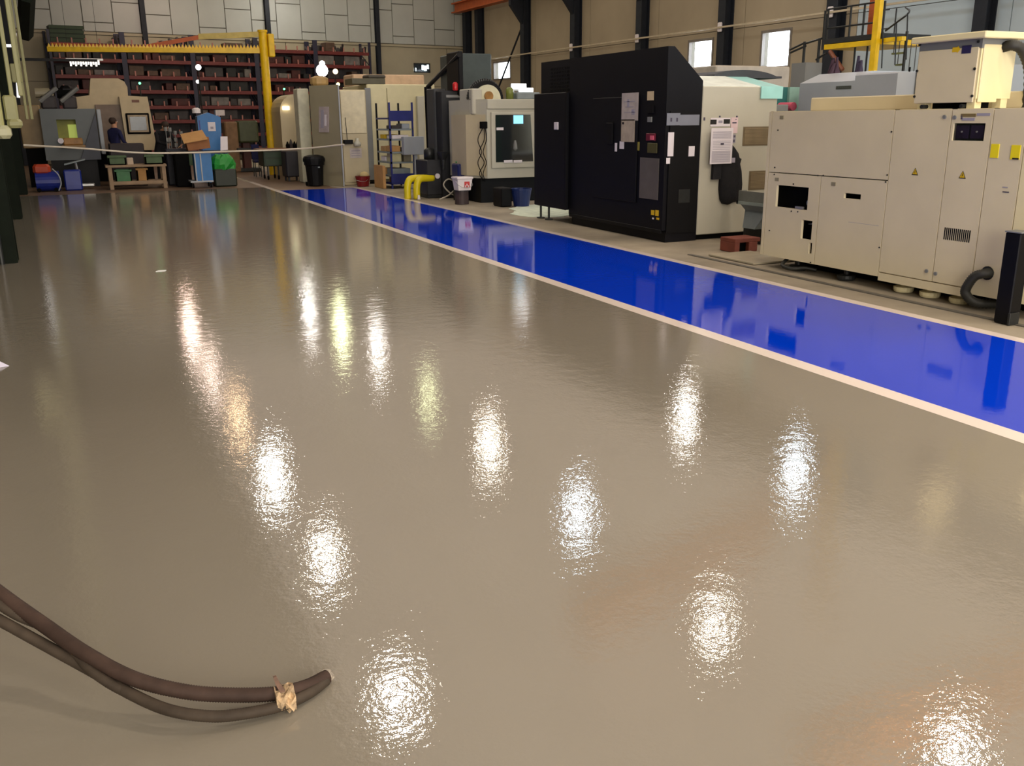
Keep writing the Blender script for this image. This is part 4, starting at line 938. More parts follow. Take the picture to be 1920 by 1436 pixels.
# red bucket
p = pz(685, 350)
root = thing('red_bucket', (p[0], p[1]+.2, 0), 'dark red bucket with pale rag at the foot of the cream cabinet', 'bucket')
MB().lathe([(.15, 0), (.19, .24), (.2, .26), (.17, .26), (.14, .03)], (p[0], p[1]+.2, 0), 18).build('tub', mat('bucket_red', (118, 16, 22), .4), root)
MB().lathe([(.1, .0), (.13, .06), (.08, .13), (.02, .15)], (p[0]+.04, p[1]+.2, .22), 10).build('rag', mat('rag_cream', (200, 180, 130), .9), root, smooth=True)
MB().tube(spline([(p[0]-.19, p[1]+.2, .25), (p[0]-.25, p[1]+.1, .2), (p[0]-.2, p[1]-.02, .16), (p[0], p[1]-.05, .14), (p[0]+.19, p[1]+.2, .25)], 6), .005, 5).build('handle', ALU, root)

# ================================================================== PLATFORM and STAIRS by the right wall
XP = 13.2
def wp(px, py, X=XP): y_, z_ = pxx(px, py, X); return Vector((X, y_, z_))
root = thing('access_platform', (XP+.6, wp(1600, 84)[1], 0), 'yellow raised access platform with dark railing near the right wall', 'platform')
y0_, y1_ = wp(1690, 80)[1], wp(1545, 90)[1]; zpl = wp(1600, 88)[2]; yc_ = wp(1645, 80)[1]
MB().box(XP, XP+1.2, yc_-.1, y1_, zpl, zpl+.09).build('deck_beam', YELLOW, root)
MB().box(XP, XP+.1, y0_, yc_-.1, zpl+.03, zpl+.10).build('deck_beam', YELLOW, root)
MB().box(XP+.0, XP+1.2, wp(1652, 80)[1], y1_, zpl+.10, zpl+.19).build('deck', DKMET, root)
yc_ = wp(1645, 80)[1]
MB().box(XP-.10, XP-.01, yc_-.07, yc_+.05, 0, CEIL-.1).build('yellow_column', YELLOW, root)
MB().box(XP+.3, XP+.42, wp(1632, 40, XP+.3)[1]-.06, wp(1632, 40, XP+.3)[1]+.06, zpl+.1, CEIL-.1).build('orange_upright', ORANGE, root)
zr = wp(1600, 10)[2]; zr2 = wp(1600, 47)[2]
for px in (1548, 1590, 1615, 1652):
    q = wp(px, 60); MB().cyl((XP+.03, q[1], zpl+.1), (XP+.03, q[1], zr), .022, n=6).build('railing_post', DKMET, root)
    if px < 1600: MB().cyl((XP+1.15, q[1], zpl+.1), (XP+1.15, q[1], zr), .015, n=6).build('railing_post', DKMET, root)
for z_ in (zr, zr2):
    MB().cyl((XP+.03, yc_, z_), (XP+.03, y1_, z_), .016, n=6).build('rail', DKMET, root); MB().cyl((XP+1.15, yc_+.9, z_), (XP+1.15, y1_, z_), .012, n=6).build('rail', DKMET, root)
for px in (1594, 1617):
    q = wp(px, 110); MB().cyl((XP+.1, q[1], 0), (XP+.1, q[1], zpl), .02, n=6).build('support_post', DKMET, root)
a = wp(1556, 96); b = wp(1580, 131); MB().cyl(a, b, .04, n=6).build('diagonal_brace', mat('brace_brown', (120, 70, 50), .5), root)
# spiral stair
cx0, cz0 = None, None
qa = wp(1655, 60); qb = wp(1705, 60); yc0 = (qa[1]+qb[1])/2; rs = abs(qa[1]-qb[1])/2
root = thing('spiral_stair', (XP+rs, yc0, 0), 'thin spiral staircase with curved handrail right of the yellow column', 'stairs')
cxs = XP + rs*.9
MB().cyl((cxs, yc0, 0), (cxs, yc0, zpl+.2), .025, n=8).build('centre_pole', DKMET, root)
N_ = 16; top = wp(1698, 16)[2]; rail = []
for i in range(N_+1):
    a = PI*0.5 - i*2*PI/N_*0.85 + .2; z_ = zpl + .05 - .19*i
    if z_ > .1 and i > 0:
        e0 = (cxs+rs*math.cos(a-.16), yc0+rs*math.sin(a-.16)); e1 = (cxs+rs*math.cos(a+.16), yc0+rs*math.sin(a+.16))
        MB().prism([(cxs, yc0), e0, e1], 'z', z_-.03, z_).build('tread', mat('tread_olive', (120, 128, 84), .5), root)
        MB().cyl((cxs+rs*math.cos(a), yc0+rs*math.sin(a), z_), (cxs+rs*math.cos(a), yc0+rs*math.sin(a), min(z_+.95, zpl+.1)), .008, n=5).build('baluster', DKMET, root)
    rail.append((cxs+rs*math.cos(a), yc0+rs*math.sin(a), z_+.95))
q1 = wp(1660, 58, XP-.02); q2 = wp(1684, 40, XP-.02); q3 = wp(1700, 28, XP-.02); q4 = wp(1705, 20, XP+.2); q5 = wp(1698, 14, XP+.5)
MB().tube(spline([q1, q2, q3, q4, q5], 6), .016, 6).build('upper_handrail', DKMET, root)
for (px, a, b) in ((1656, 60, 128), (1681, 44, 122), (1702, 24, 112)):
    MB().cyl(wp(px, a, XP-.02), wp(px-3, b, XP-.02), .012, n=5).build('railing_post', DKMET, root)
# descending stair rail left of the platform
root = thing('stair_rail', (XP+.4, y1_+.6, 0), 'dark handrail descending left of the yellow platform beside the bright window', 'railing')
for (a, b, c, d) in ((1482, 93, 1509, 80), (1509, 82, 1541, 72), (1482, 99, 1511, 86), (1530, 112, 1549, 100)):
    MB().cyl(wp(a, b), wp(c, d), .02, n=6).build('rail', DKMET, root)
for (px, a) in ((1509, 78), (1537, 72)):
    q = wp(px, a); MB().cyl((q[0], q[1], 0), q, .03, n=6).build('railing_post', DKMET, root)
q = wp(1548, 20); MB().cyl((q[0], q[1], zpl), q, .025, n=6).build('railing_post', DKMET, root)
# grey box below the window
r_ = rx(1484, 118, 1510, 140, 12.6)
o = MB().box(12.6, 13.0, r_[0], r_[1], 0, r_[3]).build('grey_locker', MGREY); tag(o, 'grey locker top below the handrail left of the platform', 'locker')

# ================================================================== PALLET RACKS on the far wall
def lv(py, b=1.3): return onF(400, py, b)[1]
rackL = onF(92, 100, 1.3)[0]; rackR = onF(695, 110, 1.3)[0]
NB = 5; bw = (rackR - rackL) / NB
ZLV = sorted([onF(150, q, 1.3)[1] for q in (80, 109, 140)] + [lv(170), lv(198), lv(224), lv(250), lv(276)])
D0, D1 = -1.3, -0.35
rnames = ['far left rack', 'second rack from left', 'middle rack', 'rack left of the yellow post', 'rightmost rack']
crate_m = [CRATE, CRATE2, CRATE3, mat('crate_blackish', (30, 28, 30), .6, var=.3), mat('crate_brown', (84, 62, 48), .6, var=.3)]
mb = MB(FW)
def post_m(mb, x):
    for y in (D0, D1): mb.box(x-.05, x+.05, y-.04, y+.04, 0, ZLV[-1]+.45)
    for k in range(5):
        z = .4 + k*.9
        if z+.6 < ZLV[-1]: mb.cyl((x, D0, z), (x, D1, z+.6), .02, n=5)
# first bay is modelled, the others are copies
org = FW @ Vector((rackL, 0, 0))
rack0 = thing('pallet_rack', org, 'red beamed pallet rack, ' + rnames[0] + ', full of small parts', 'rack', 'red pallet racks on the far wall', A9)
def LF(): return MB(FW)
m_ = LF(); post_m(m_, rackL+.05); m_.build('upright_frame', mat('rack_upright', (38, 36, 58), .5), rack0)
m_ = LF(); post_m(m_, rackL+bw-.05); m_.build('upright_frame', COL.objects['upright_frame'].data.materials[0], rack0)
for z in ZLV:
    for y in (D0-.03, D1):
        LF().box(rackL+.1, rackL+bw-.1, y-.03, y+.03, z-.14, z).build('beam', RACKR, rack0)
    LF().box(rackL+.1, rackL+bw-.1, D0+.03, D1-.03, z-.03, z+.005).build('shelf_board', CRATE3, rack0)
    mk = LF()
    for k in range(5):
        xx = rackL + .35 + k*(bw-.6)/4.2; mk.box(xx-.025, xx+.025, D0-.08, D0-.05, z-.02, z+.17)
    o = mk.build('stop_bracket', mat('bracket_pink', (170, 110, 100), .5), rack0); o['kind'] = 'stuff'
racks = [rack0]
for i in range(1, NB):
    c = copy_tree(rack0); c.location = FW @ Vector((rackL + bw*i, 0, 0)); c['label'] = 'red beamed pallet rack, ' + rnames[i] + ' full of small parts'; racks.append(c)
for b in range(NB):   # steel mesh back panels
    o = MB(FW).box(rackL+bw*b+.1, rackL+bw*(b+1)-.1, D1+.04, D1+.06, .2, ZLV[-1]-.05).build('back_panel', mat('rack_back', (84, 80, 80), .7, var=.35, scale=3), racks[b])
protos = {}
ZN = ['lowest', 'second lowest', 'third lowest', 'fourth lowest', 'fourth highest', 'third highest', 'second highest', 'highest']
ZN = ZN[-len(ZLV):]
for li, z in enumerate(ZLV):
    if li < 2: continue
    for b in range(NB):
        x = rackL + bw*b + .15
        while x < rackL + bw*(b+1) - .35:
            wv = random.choice((.32, .45, .6, .8)); h_ = random.choice((.2, .28, .34, .38)); 
            if x + wv > rackL + bw*(b+1) - .12: break
            if random.random() < (.93 if li < len(ZLV)-1 else .3) and not (li == len(ZLV)-1 and b == 0 and x < rackL+2.1):
                ci = random.randrange(len(crate_m)); key = (wv, h_, ci)
                if key not in protos:
                    p_ = MB(); p_.cbox(0, wv-.03, 0, .6, 0, h_, .02); p_.box(wv*.3, wv*.6, -.01, 0.0, h_*.3, h_*.6); o = p_.build('parts_crate', crate_m[ci], loc=(0, 0, 0)); protos[key] = o.data
                else:
                    o = bpy.data.objects.new('parts_crate', protos[key]); COL.objects.link(o)
                o.location = FW @ Vector((x, D0+.06, z+.005)); o.rotation_euler = (0, 0, A9)
                tag(o, '%s parts crate, %s level of the %s' % (('charcoal', 'grey', 'dark maroon', 'black', 'brown')[ci] + (' wide' if wv > .5 else ' narrow'), ZN[li], rnames[b]), 'crate', '%s crates on the %s level, %s' % (('charcoal', 'grey', 'maroon', 'black', 'brown')[ci] + (' wide' if wv > .5 else ' narrow'), ZN[li], rnames[b]))
            x += wv + random.choice((0, .02, .1))
# green crate stack on the top left, black heap on top right
r0 = onF(95, 75, 1.2); r1 = onF(156, 50, 1.2)
root = thing('green_crate', FW @ Vector((r0[0], -.8, ZLV[-1])), 'large dark green slatted crate on top of the far left rack', 'crate')
for k in range(4):
    MB(FW).box(r0[0], r1[0], -1.2, -1.16, ZLV[-1]+.02+k*.16, ZLV[-1]+.14+k*.16).build('slat', mat('crate_green', (44, 62, 36), .6), root)
MB(FW).box(r0[0]+.02, r1[0]-.02, -1.16, -.5, ZLV[-1]+.01, ZLV[-1]+.62).build('body', mat('crate_green2', (36, 50, 32), .6), root)
for k, (px, w_) in enumerate(((222, .3), (330, .5), (345, .5), (475, .4), (585, .5), (600, .4), (622, .6), (640, .5), (685, .4))):
    xx, _ = onF(px, 70, 1.2); hh = .25 + .2*random.random(); mb = MB(FW)
    for j in range(5):
        a = xx + (j-2)*w_/5; mb.cyl((a, -1.1+.1*j, ZLV[-1]+.01), (a+.1*(random.random()-.5), -.9, ZLV[-1]+hh*(.5+random.random()*.6)), .05, n=6)
    o = mb.build('pipe_offcuts', CRATE); tag(o, 'dark heap of metal offcuts on the top rack level, ' + ['left of the wall column', 'above the boom, left heap', 'above the boom, right heap', 'just left of the yellow post', 'first right of the yellow post', 'second right of the yellow post', 'third right of the yellow post', 'fourth right of the yellow post', 'at the right rack end'][k], 'offcuts')
# bright things in the racks (lamps / reflections)
def lampthing(px, py, r_, Y, label, key='spot', rgb=(255, 255, 250), s=6.0):
    x_, z_ = pyy(px, py, Y)
    t = thing('work_lamp', (x_, Y, z_), label, 'lamp')
    MB().cyl((x_, Y+.03, z_), (x_, Y+.16, z_), r_*.95, r_*.5, n=12).build('housing', ALU, t)
    MB().cyl((x_, Y-.01, z_), (x_, Y+.03, z_), r_*.95, n=14).build('diffuser', glow(key, rgb, s), t)
    MB().cyl((x_, Y+.1, 0), (x_, Y+.1, z_-.05), .02, n=5).build('stand', DKMET, t)
lampthing(604, 132, .20, 31.0, 'bright work lamp before the racks right of the yellow post', 'spotA', s=12)
lampthing(604, 119, .09, 31.2, 'small bright lamp just above the large work lamp', 'spotA')
lampthing(629, 134, .09, 31.4, 'dim warm lamp right of the large work lamp', 'spotB', (255, 224, 180), 1.5)
lampthing(372, 126, .09, 31.0, 'small white lamp over the blue cabinet, upper one', 'spotC', s=1.6)
lampthing(371, 153, .06, 31.2, 'small white lamp over the blue cabinet, lower one', 'spotC', s=1.6)
lampthing(262, 156, .035, 30.0, 'small green signal lamp on the beige lathe', 'spotG', (90, 255, 150), 4)
lampthing(533, 167, .03, 30.0, 'tiny green lamp above the cream machine', 'spotG', (90, 255, 150), 4)
lampthing(634, 158, .05, 27.0, 'tiny yellow lamp above the olive cabinet', 'spotY', (255, 240, 150), 4)
# striped translucent light cover at the left
x0_, x1_, z0_, z1_ = ry(131, 113, 188, 124, 33.5)
root = thing('striped_light', ((x0_+x1_)/2, 33.5, z0_), 'row of bright light tubes in front of the far left rack', 'light')
for k in range(12): MB().box(x0_+(x1_-x0_)*k/12, x0_+(x1_-x0_)*(k+.7)/12, 33.5, 33.55, z0_+.05*(k % 2), z1_).build('tube', glow('stripe', (255, 248, 236), 1.6), root)
MB().box(x0_-.1, x1_+.1, 33.55, 33.8, z1_, z1_+.06).build('bar', ALU, root)
for xx in (x0_, x1_): MB().cyl((xx, 33.7, z1_), (xx, 33.7, CEIL), .006, n=5).build('hanger', DKMET, root)
# far wall little window
h = onF(776, 136); h2 = onF(806, 119)
root = struct(MB(FW).box(h[0], h[0]+.08, -.03, 0.0, h[1], h2[1]).box(h2[0]-.08, h2[0], -.03, 0.0, h[1], h2[1]).box(h[0], h2[0], -.03, 0.0, h[1], h[1]+.06).box(h[0], h2[0], -.03, 0.0, h2[1]-.06, h2[1]).build('window_4', DKMET), 'small window with bright reflections in the far wall right of the racks', 'window')
MB(FW).box(h[0], h2[0], -.012, -.002, h[1], h2[1]).build('pane', mat('pane_blue_dark', (30, 44, 56), .1, var=0), root)
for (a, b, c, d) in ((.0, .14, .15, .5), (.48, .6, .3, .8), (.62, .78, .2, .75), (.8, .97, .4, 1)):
    MB(FW).box(h[0]+(h2[0]-h[0])*a, h[0]+(h2[0]-h[0])*b, -.02, -.012, h[1]+(h2[1]-h[1])*c, h[1]+(h2[1]-h[1])*d).build('lit_pane', glow('pane_glint', (226, 246, 250), 2.2), root)  # bright reflections in the pane, made as glowing plates

# ================================================================== YELLOW JIB CRANE
YJ = 30.0
xj0, zj1 = pyy(484, 60, YJ); xj1, _ = pyy(500, 60, YJ); xc = (xj0+xj1)/2; rj = (xj1-xj0)/2
root = thing('jib_crane', (xc, YJ, 0), 'yellow jib crane with thick round post and long horizontal boom', 'crane')
MB().cyl((xc, YJ, 0), (xc, YJ, zj1), rj, n=20).build('post', YELLOW, root, smooth=False)
MB().cyl((xc, YJ, zj1), (xc, YJ, zj1+.06), rj*1.15, n=20).build('post_cap', YELLOW, root)
zA = pyy(490, 100, YJ)[1]; xb_, zB = pyy(90, 97, YJ+1.0)
MB().cbox(xc+rj, xc+rj+.18, YJ-.15, YJ+.15, zA-.1, zj1-.05, .02).build('side_plate', YELLOW, root)
th = .13
def boompt(t): return (xc-rj + (xb_-(xc-rj))*t, YJ + 1.0*t, zA + (zB-zA)*t)
a = boompt(0); b = boompt(1)
def bar(mb, a, b, h, w_, m=None):
    a = Vector(a); b = Vector(b); d = (b-a).normalized(); s_ = Vector((-d.y, d.x, 0)).normalized()*w_/2; u = Vector((0, 0, h))
    vs = [a-s_, a+s_, b+s_, b-s_, a-s_+u, a+s_+u, b+s_+u, b-s_+u]
    return mb._add(vs, [(0,3,2,1),(4,5,6,7),(0,1,5,4),(1,2,6,5),(2,3,7,6),(3,0,4,7)], m)
bar(MB(), a, b, th, .16).build('boom', YELLOW, root)
mb = MB()
for k in range(60):
    p_ = boompt((k+.5)/60); mb.prism([(p_[0]-.05, p_[2]+th), (p_[0]+.05, p_[2]+th), (p_[0], p_[2]+th+.11)], 'y', p_[1]-.03, p_[1]+.03)
o = mb.build('cable_loops', YELLOW, root); o['kind'] = 'stuff'
p1_ = pyy(485, 63, YJ); p2_ = pyy(372, 70, YJ+.3); p3_ = pyy(275, 88, YJ+.55)
mb = MB(); bar(mb, (p1_[0], YJ, p1_[1]-.1), (p2_[0], YJ+.3, p2_[1]-.06), .16, .05); mb.build('tie_plate', mat('tie_yellow', (190, 170, 90), .5), root)
mb = MB(); bar(mb, (p2_[0], YJ+.3, p2_[1]-.06), (p3_[0], YJ+.55, p3_[1]-.05), .12, .05); mb.build('tie_plate', ORANGE, root)
mb = MB(); bar(mb, (p3_[0], YJ+.55, p3_[1]-.05), (b[0]+.1, b[1], zB+.18), .07, .05); mb.build('tie_plate', ORANGE, root)

# ================================================================== LEFT COLUMNS
def left_column(px, py, H_, label, wdt):
    p = pz(px, py); x1 = p[0]; Y = p[1]
    t = thing('green_column', (x1-wdt/2, Y+.15, 0), label, 'column')
    MB().box(x1-wdt, x1, Y, Y+.02, 0, H_).box(x1-wdt/2-.01, x1-wdt/2+.01, Y+.02, Y+.28, 0, H_).box(x1-wdt, x1, Y+.28, Y+.30, 0, H_).build('column_shaft', DGREEN, t)
    return t, x1, Y
t, x1, Y = left_column(34, 493, CEIL, 'nearest dark green steel column at the left edge', .40)
DUCT = mat('duct_olive_cream', (150, 148, 104), .5, var=.08)
for k, px in enumerate((3, 21)):
    x_, _ = pyy(px, 60, Y-.1)
    MB().cbox(x_-.022, x_+.022, Y-.07, Y-.01, 1.95, CEIL, .008).build('cable_duct', DUCT, t)
MB().cyl((x1-.28, Y-.04, 0), (x1-.28, Y-.04, 1.3), .025, n=10).build('pipe', MGREY, t); MB().cyl((x1-.17, Y-.04, .0), (x1-.17, Y-.04, 1.3), .03, n=10).build('pipe', DKMET, t)
a = pyy(-20, 165, Y-.12); b = pyy(13, 260, Y-.12); c = pyy(38, 240, Y-.12)
root = thing('switch_box', (a[0], Y-.15, b[1]), 'olive cream electrical switch boxes on the nearest green column', 'switch box')
MB().cbox(a[0], b[0], Y-.24, Y-.01, b[1]+.1, a[1], .02).build('box_body', mat('swbox', (168, 166, 112), .45, var=.06), root)
MB().cbox(a[0], b[0]+.06, Y-.28, Y-.01, b[1], b[1]+.15, .04).build('rounded_base', mat('swbase', (186, 184, 150), .45), root)
MB().cbox(b[0]+.02, c[0], Y-.2, Y-.01, c[1]+.08, a[1]-.08, .02).build('box_body', DUCT, root)
MB().cbox(b[0]+.03, c[0]+.03, Y-.24, Y-.01, c[1], c[1]+.1, .03).build('rounded_base', DUCT, root)
t2, x2_, Y2 = left_column(42, 411, CEIL, 'second dark green steel column behind the nearest one', .35)
x_, z_ = pyy(33, 120, Y2-.1); x3_, z3_ = pyy(42, 155, Y2-.1)
for px in (27, 36): 
    xx, _ = pyy(px, 60, Y2-.1); MB().cbox(xx-.025, xx+.02, Y2-.09, Y2-.02, 1.7, CEIL, .008).build('cable_duct', DUCT, t2)
o = MB().cbox(x_-.12, x3_, Y2-.22, Y2-.09, z3_, z_, .015).build('junction_box', DUCT); tag(o, 'small olive box on the second green column', 'junction box')
t3, x4_, Y3 = left_column(52, 365, CEIL, 'third dark green steel column at the end of the grey floor', .35)
MB().cyl((x4_+.12, Y3-.1, 2.2), (x4_+.24, Y3-.1, 3.6), .035, n=8).box(x4_-.02, x4_+.2, Y3-.09, Y3+.0, 3.3, 3.36).build('light_tube', glow('tube_dim', (226, 226, 226), .8), t3)
o = MB().box(x4_-.02, x4_+1.9, Y3+.1, Y3+.15, 3.02, 3.08).build('cross_rail', BLACK); tag(o, 'thin black horizontal rail from the third green column', 'rail')
# dark angled beam in the top left corner
a = pyy(38, -10, 19); b = pyy(46, 60, 21)
o = MB().cyl((a[0]+.1, 19, a[1]), (b[0], 21.5, b[1]), .14, n=6).build('corner_brace', DGREEN); tag(o, 'dark angled roof brace in the top left corner', 'brace')

# ================================================================== LEFT WORK AREA
root = thing('tan_cabinet', (0, 0, 0), 'tan steel cabinet beside the slate blue lathe at the far left', 'cabinet')
r_ = ry(38, 197, 80, 282, 27.6); root.location = (r_[0], 27.6, 0)
MB().cbox(r_[0], r_[1], 27.6, 28.6, 1.0, r_[3], .02).build('body', mat('tan', (138, 116, 80), .5, var=.1), root)
MB().box(r_[0]+.05, r_[1]-.02, 27.65, 28.55, 0, 1.0).build('base', DARK, root)
# slate lathe with window
YL_ = 27.2
r_ = ry(80, 204, 184, 300, YL_)
root = thing('slate_lathe', ((r_[0]+r_[1])/2, YL_+.8, 0), 'slate blue grey machine with lit yellow-green window at the left', 'machine')
hole = ry(108, 224, 144, 265, YL_)
mb = MB(); holed(mb, r_[0], r_[1], r_[2], r_[3], [hole], lambda a, b, c, d: mb.box(a, b, YL_, YL_+.08, c, d)); mb.build('front_panel', SLATE, root)
MB().box(r_[0], r_[1], YL_+.5, YL_+1.6, r_[2], r_[3]).box(r_[0], r_[0]+.1, YL_+.08, YL_+.5, r_[2], r_[3]).box(r_[1]-.1, r_[1], YL_+.08, YL_+.5, r_[2], r_[3]).box(r_[0], r_[1], YL_+.08, YL_+.5, r_[3]-.1, r_[3]).build('body', SLATE, root)
MB().box(hole[0]-.1, hole[1]+.1, YL_+.40, YL_+.49, hole[2]-.1, hole[3]+.1).build('inner_wall', mat('inner_olive', (150, 150, 50), .5), root)
MB().box(hole[0]+.25, hole[1]+.0, YL_+.36, YL_+.39, hole[2], hole[2]+.42).build('lit_panel', glow('olive_glow', (176, 190, 90), .35), root)
MB().prism([(r_[1]-.5, r_[2]), (r_[1], r_[2]), (r_[1], r_[3]-.1)], 'y', YL_-.12, YL_).build('side_wedge', mat('wedge_dark', (50, 54, 66), .5), root)
MB().box(r_[0]+.1, r_[1]-.1, YL_+.1, YL_+1.5, 0, r_[2]).build('base', BLACK, root)
q = ry(115, 258, 160, 284, YL_-.2)
MB().cbox(q[0], q[1], YL_-.35, YL_, q[2]+.1, q[2]+.16, .01).build('tray', mat('tray_wood', (140, 112, 76), .6), root)
MB().cbox(q[0]+.05, q[1]-.05, YL_-.30, YL_-.05, q[2]+.16, q[2]+.34, .03).build('chuck', mat('chuck_brown', (150, 110, 60), .5, var=.3), root)
x_, z_ = pyy(114, 264, YL_-.3); MB().cyl((x_, YL_-.36, z_), (x_, YL_-.3, z_), .07, n=12).build('white_knob', PAPER, root)
# pedestal stand
p = pz(150, 349); Yp = 26.3
x_, z_ = pyy(140, 305, Yp); r_ = ry(120, 300, 160, 309, Yp)
root = thing('pedestal_stand', (x_, Yp, 0), 'pale pedestal stand with tilted tray before the slate machine', 'stand')
mb = MB(); bar(mb, (r_[0], Yp, r_[2]), (r_[1], Yp, r_[3]), .03, .4); mb.build('tray', GREYP, root)
MB().cyl((x_+.07, Yp, .12), (x_+.02, Yp, r_[2]+.05), .035, n=8).build('column', ALU, root)
MB().cbox(x_-.18, x_+.40, Yp-.12, Yp+.12, .06, .14, .02).build('foot', ALU, root)
# blue drum with orange top and hose
r_ = ry(62, 315, 116, 358, 25.6)
root = thing('vacuum_cleaner', ((r_[0]+r_[1])/2, 25.8, 0), 'low blue drum vacuum with red-orange top at the far left', 'vacuum cleaner')
hz = max(.4, r_[3]-.0)
MB().cyl((r_[0]+.05, 25.8, .25), (r_[1]-.05, 25.8, .25), .24, n=20).build('drum', BLUEP, root, smooth=False)
MB().cbox(r_[0]+.02, r_[1]-.22, 25.65, 25.95, .42, .66, .06).build('top_cover', mat('orange_red', (170, 60, 30), .5), root)
MB().tube(spline([(r_[1]-.18, 25.6, .55), (r_[1]-.06, 25.52, .4), (r_[1]-.03, 25.5, .2), (r_[1]-.1, 25.48, .03)], 6), .015, 6).build('hose', LGREY, root)
for xx in (r_[0]+.1, r_[1]-.15): MB().cyl((xx, 25.56, .05), (xx, 25.62, .05), .05, n=8).build('wheel', DARK, root)
o = MB().cbox(r_[1]+.05, r_[1]+.45, 25.8, 26.2, 0, .5, .03).build('blue_tub', BLUEP); tag(o, 'plain blue tub right of the blue drum vacuum', 'tub')
# beige CNC lathe with monitor
YQ = 29.0
r_ = ry(152, 178, 282, 282, YQ)
root = thing('beige_lathe', ((r_[0]+r_[1])/2, YQ+1, 0), 'beige machine with curved hood and framed screen at the left', 'machine')
top = [(130, 183), (168, 178), (170, 146), (222, 146), (234, 152), (240, 163), (241, 179), (275, 181)]
pts = [pyy(a, b, YQ) for a, b in top]
MB().prism([(pts[0][0], .9), (pts[-1][0]+.05, .9)] + [(a, b) for a, b in reversed(pts)], 'y', YQ+.3, YQ+2.2).build('body', mat('lathe_beige', (184, 164, 126), .45, var=.06), root)
q = ry(233, 181, 282, 282, YQ); MB().prism([(q[0], q[2]), (q[1]+.12, q[2]), (q[1], q[3]), (q[0]-.05, q[3])], 'y', YQ, YQ+.3).build('control_panel', mat('lathe_beige', (184, 164, 126)), root)
f = ry(237, 212, 281, 251, YQ); 
fr = MB().cbox(f[0], f[1], YQ-.06, YQ, f[2], f[3], .02).build('screen_frame', DARK, root)
MB().box(f[0]+.05, f[1]-.05, YQ-.075, YQ-.06, f[2]+.05, f[3]-.05).build('inner_frame', mat('frame_tan', (160, 140, 112), .5), fr)
MB().box(f[0]+.10, f[1]-.10, YQ-.085, YQ-.075, f[2]+.10, f[3]-.10).build('screen', mat('screen_teal', (36, 46, 50), .2, var=.4, scale=8), fr)
q = ry(247, 187, 261, 192, YQ); nm = MB().box(q[0], q[1], YQ-.01, YQ, q[2], q[3]).build('nameplate', mat('name_brown', (110, 66, 44), .5), root)
q = ry(184, 196, 232, 282, YQ+.1); MB().box(q[0], q[1], YQ+.2, YQ+.31, q[2], q[3]).build('door_recess', mat('recess_brown', (112, 92, 76), .5, var=.15), root)
q = ry(184, 205, 192, 275, YQ); MB().cbox(q[0], q[1], YQ-.3, YQ+.2, q[2]-.2, q[3], .02).build('door_edge', LGREY, root)
MB().box(pts[0][0], pts[-1][0], YQ+.4, YQ+2.1, 0, .9).build('base', DARK, root)
# dark clutter above slate machine
for k, (px, py, w_, h_, yb) in enumerate(((88, 152, 30, 40, 28.2), (128, 150, 28, 52, 28.3))):
    r_ = ry(px-w_/2, py, px+w_/2, py+h_, yb); o_z = ry(80, 204, 184, 300, YL_)[3]
    root = thing('drilling_machine', ((r_[0]+r_[1])/2, yb, o_z), ['dark machine head with cream casing above the tan cabinet', 'dark machine head above the slate machine'][k], 'machine')
    mb = MB()
    MB().cbox(r_[0], r_[1], yb, yb+.4, o_z, o_z+.35, .05).build('head_body', CRATE, root)
    MB().cbox((r_[0]+r_[1])/2-.2, (r_[0]+r_[1])/2+.15, yb+.1, yb+.35, o_z+.3, o_z+(.62 if k else .5), .08).build('motor', MBEIGE if k == 0 else BLACK, root)
    MB().cyl((r_[0]-.1, yb+.2, o_z+.42), (r_[0]+.25, yb+.2, o_z+.42), .13, n=12).build('pulley', OLIVE if k == 0 else DARK, root)
    MB().cyl(((r_[0]+r_[1])/2-.2, yb, o_z+.2), ((r_[0]+r_[1])/2+.25, yb, o_z+.55), .06, n=8).build('arm', ALU, root)

# wooden bench with green boxes
YBn = 25.5
r_ = ry(203, 292, 312, 350, YBn); zt = ry(203, 309, 312, 313, YBn)
root = thing('workbench', ((r_[0]+r_[1])/2, YBn+.3, 0), 'low wooden workbench with green crates before the beige machine', 'workbench')
BW = mat('bench_wood', (150, 126, 100), .7, var=.15)
MB().box(r_[0]-.05, r_[1]+.02, YBn, YBn+.7, zt[2], zt[3]).build('tabletop', BW, root)
for (a, b) in ((r_[0], YBn+.02), (r_[1]-.1, YBn+.02), (r_[0], YBn+.6), (r_[1]-.1, YBn+.6)): MB().box(a, a+.09, b, b+.08, 0, zt[2]).build('leg', BW, root)
MB().box(r_[0]+.05, r_[1]-.05, YBn+.03, YBn+.08, .12, .2).box(r_[0]+.05, r_[1]-.05, YBn+.6, YBn+.66, .12, .2).build('stretcher', BW, root)
MB().box(r_[0]+.05, r_[1]-.05, YBn+.08, YBn+.6, .1, .13).build('lower_shelf', BW, root)
def crate(q, Y, dz, m, label, name='crate', d=.4, lo=None):
    r_ = ry(*q, Y); z0 = r_[2] if lo is None else lo; t = thing(name, ((r_[0]+r_[1])/2, Y+d/2, z0), label, 'crate')
    MB().box(r_[0], r_[1], Y, Y+.03, z0, r_[3]).box(r_[0], r_[1], Y+d-.03, Y+d, z0, r_[3]).box(r_[0], r_[0]+.03, Y, Y+d, z0, r_[3]).box(r_[1]-.03, r_[1], Y, Y+d, z0, r_[3]).box(r_[0], r_[1], Y, Y+d, z0, z0+.03).build('tub', m, t)
    MB().cbox(r_[0]-.02, r_[1]+.02, Y-.02, Y, r_[3]-.05, r_[3], .005).build('rim', m, t)
crate((203, 292, 236, 309), YBn+.1, 0, GREEND, 'left dull green crate on the wooden bench', lo=zt[3])
crate((272, 290, 306, 309), YBn+.1, 0, GREEND, 'right dull green crate on the wooden bench', lo=zt[3])
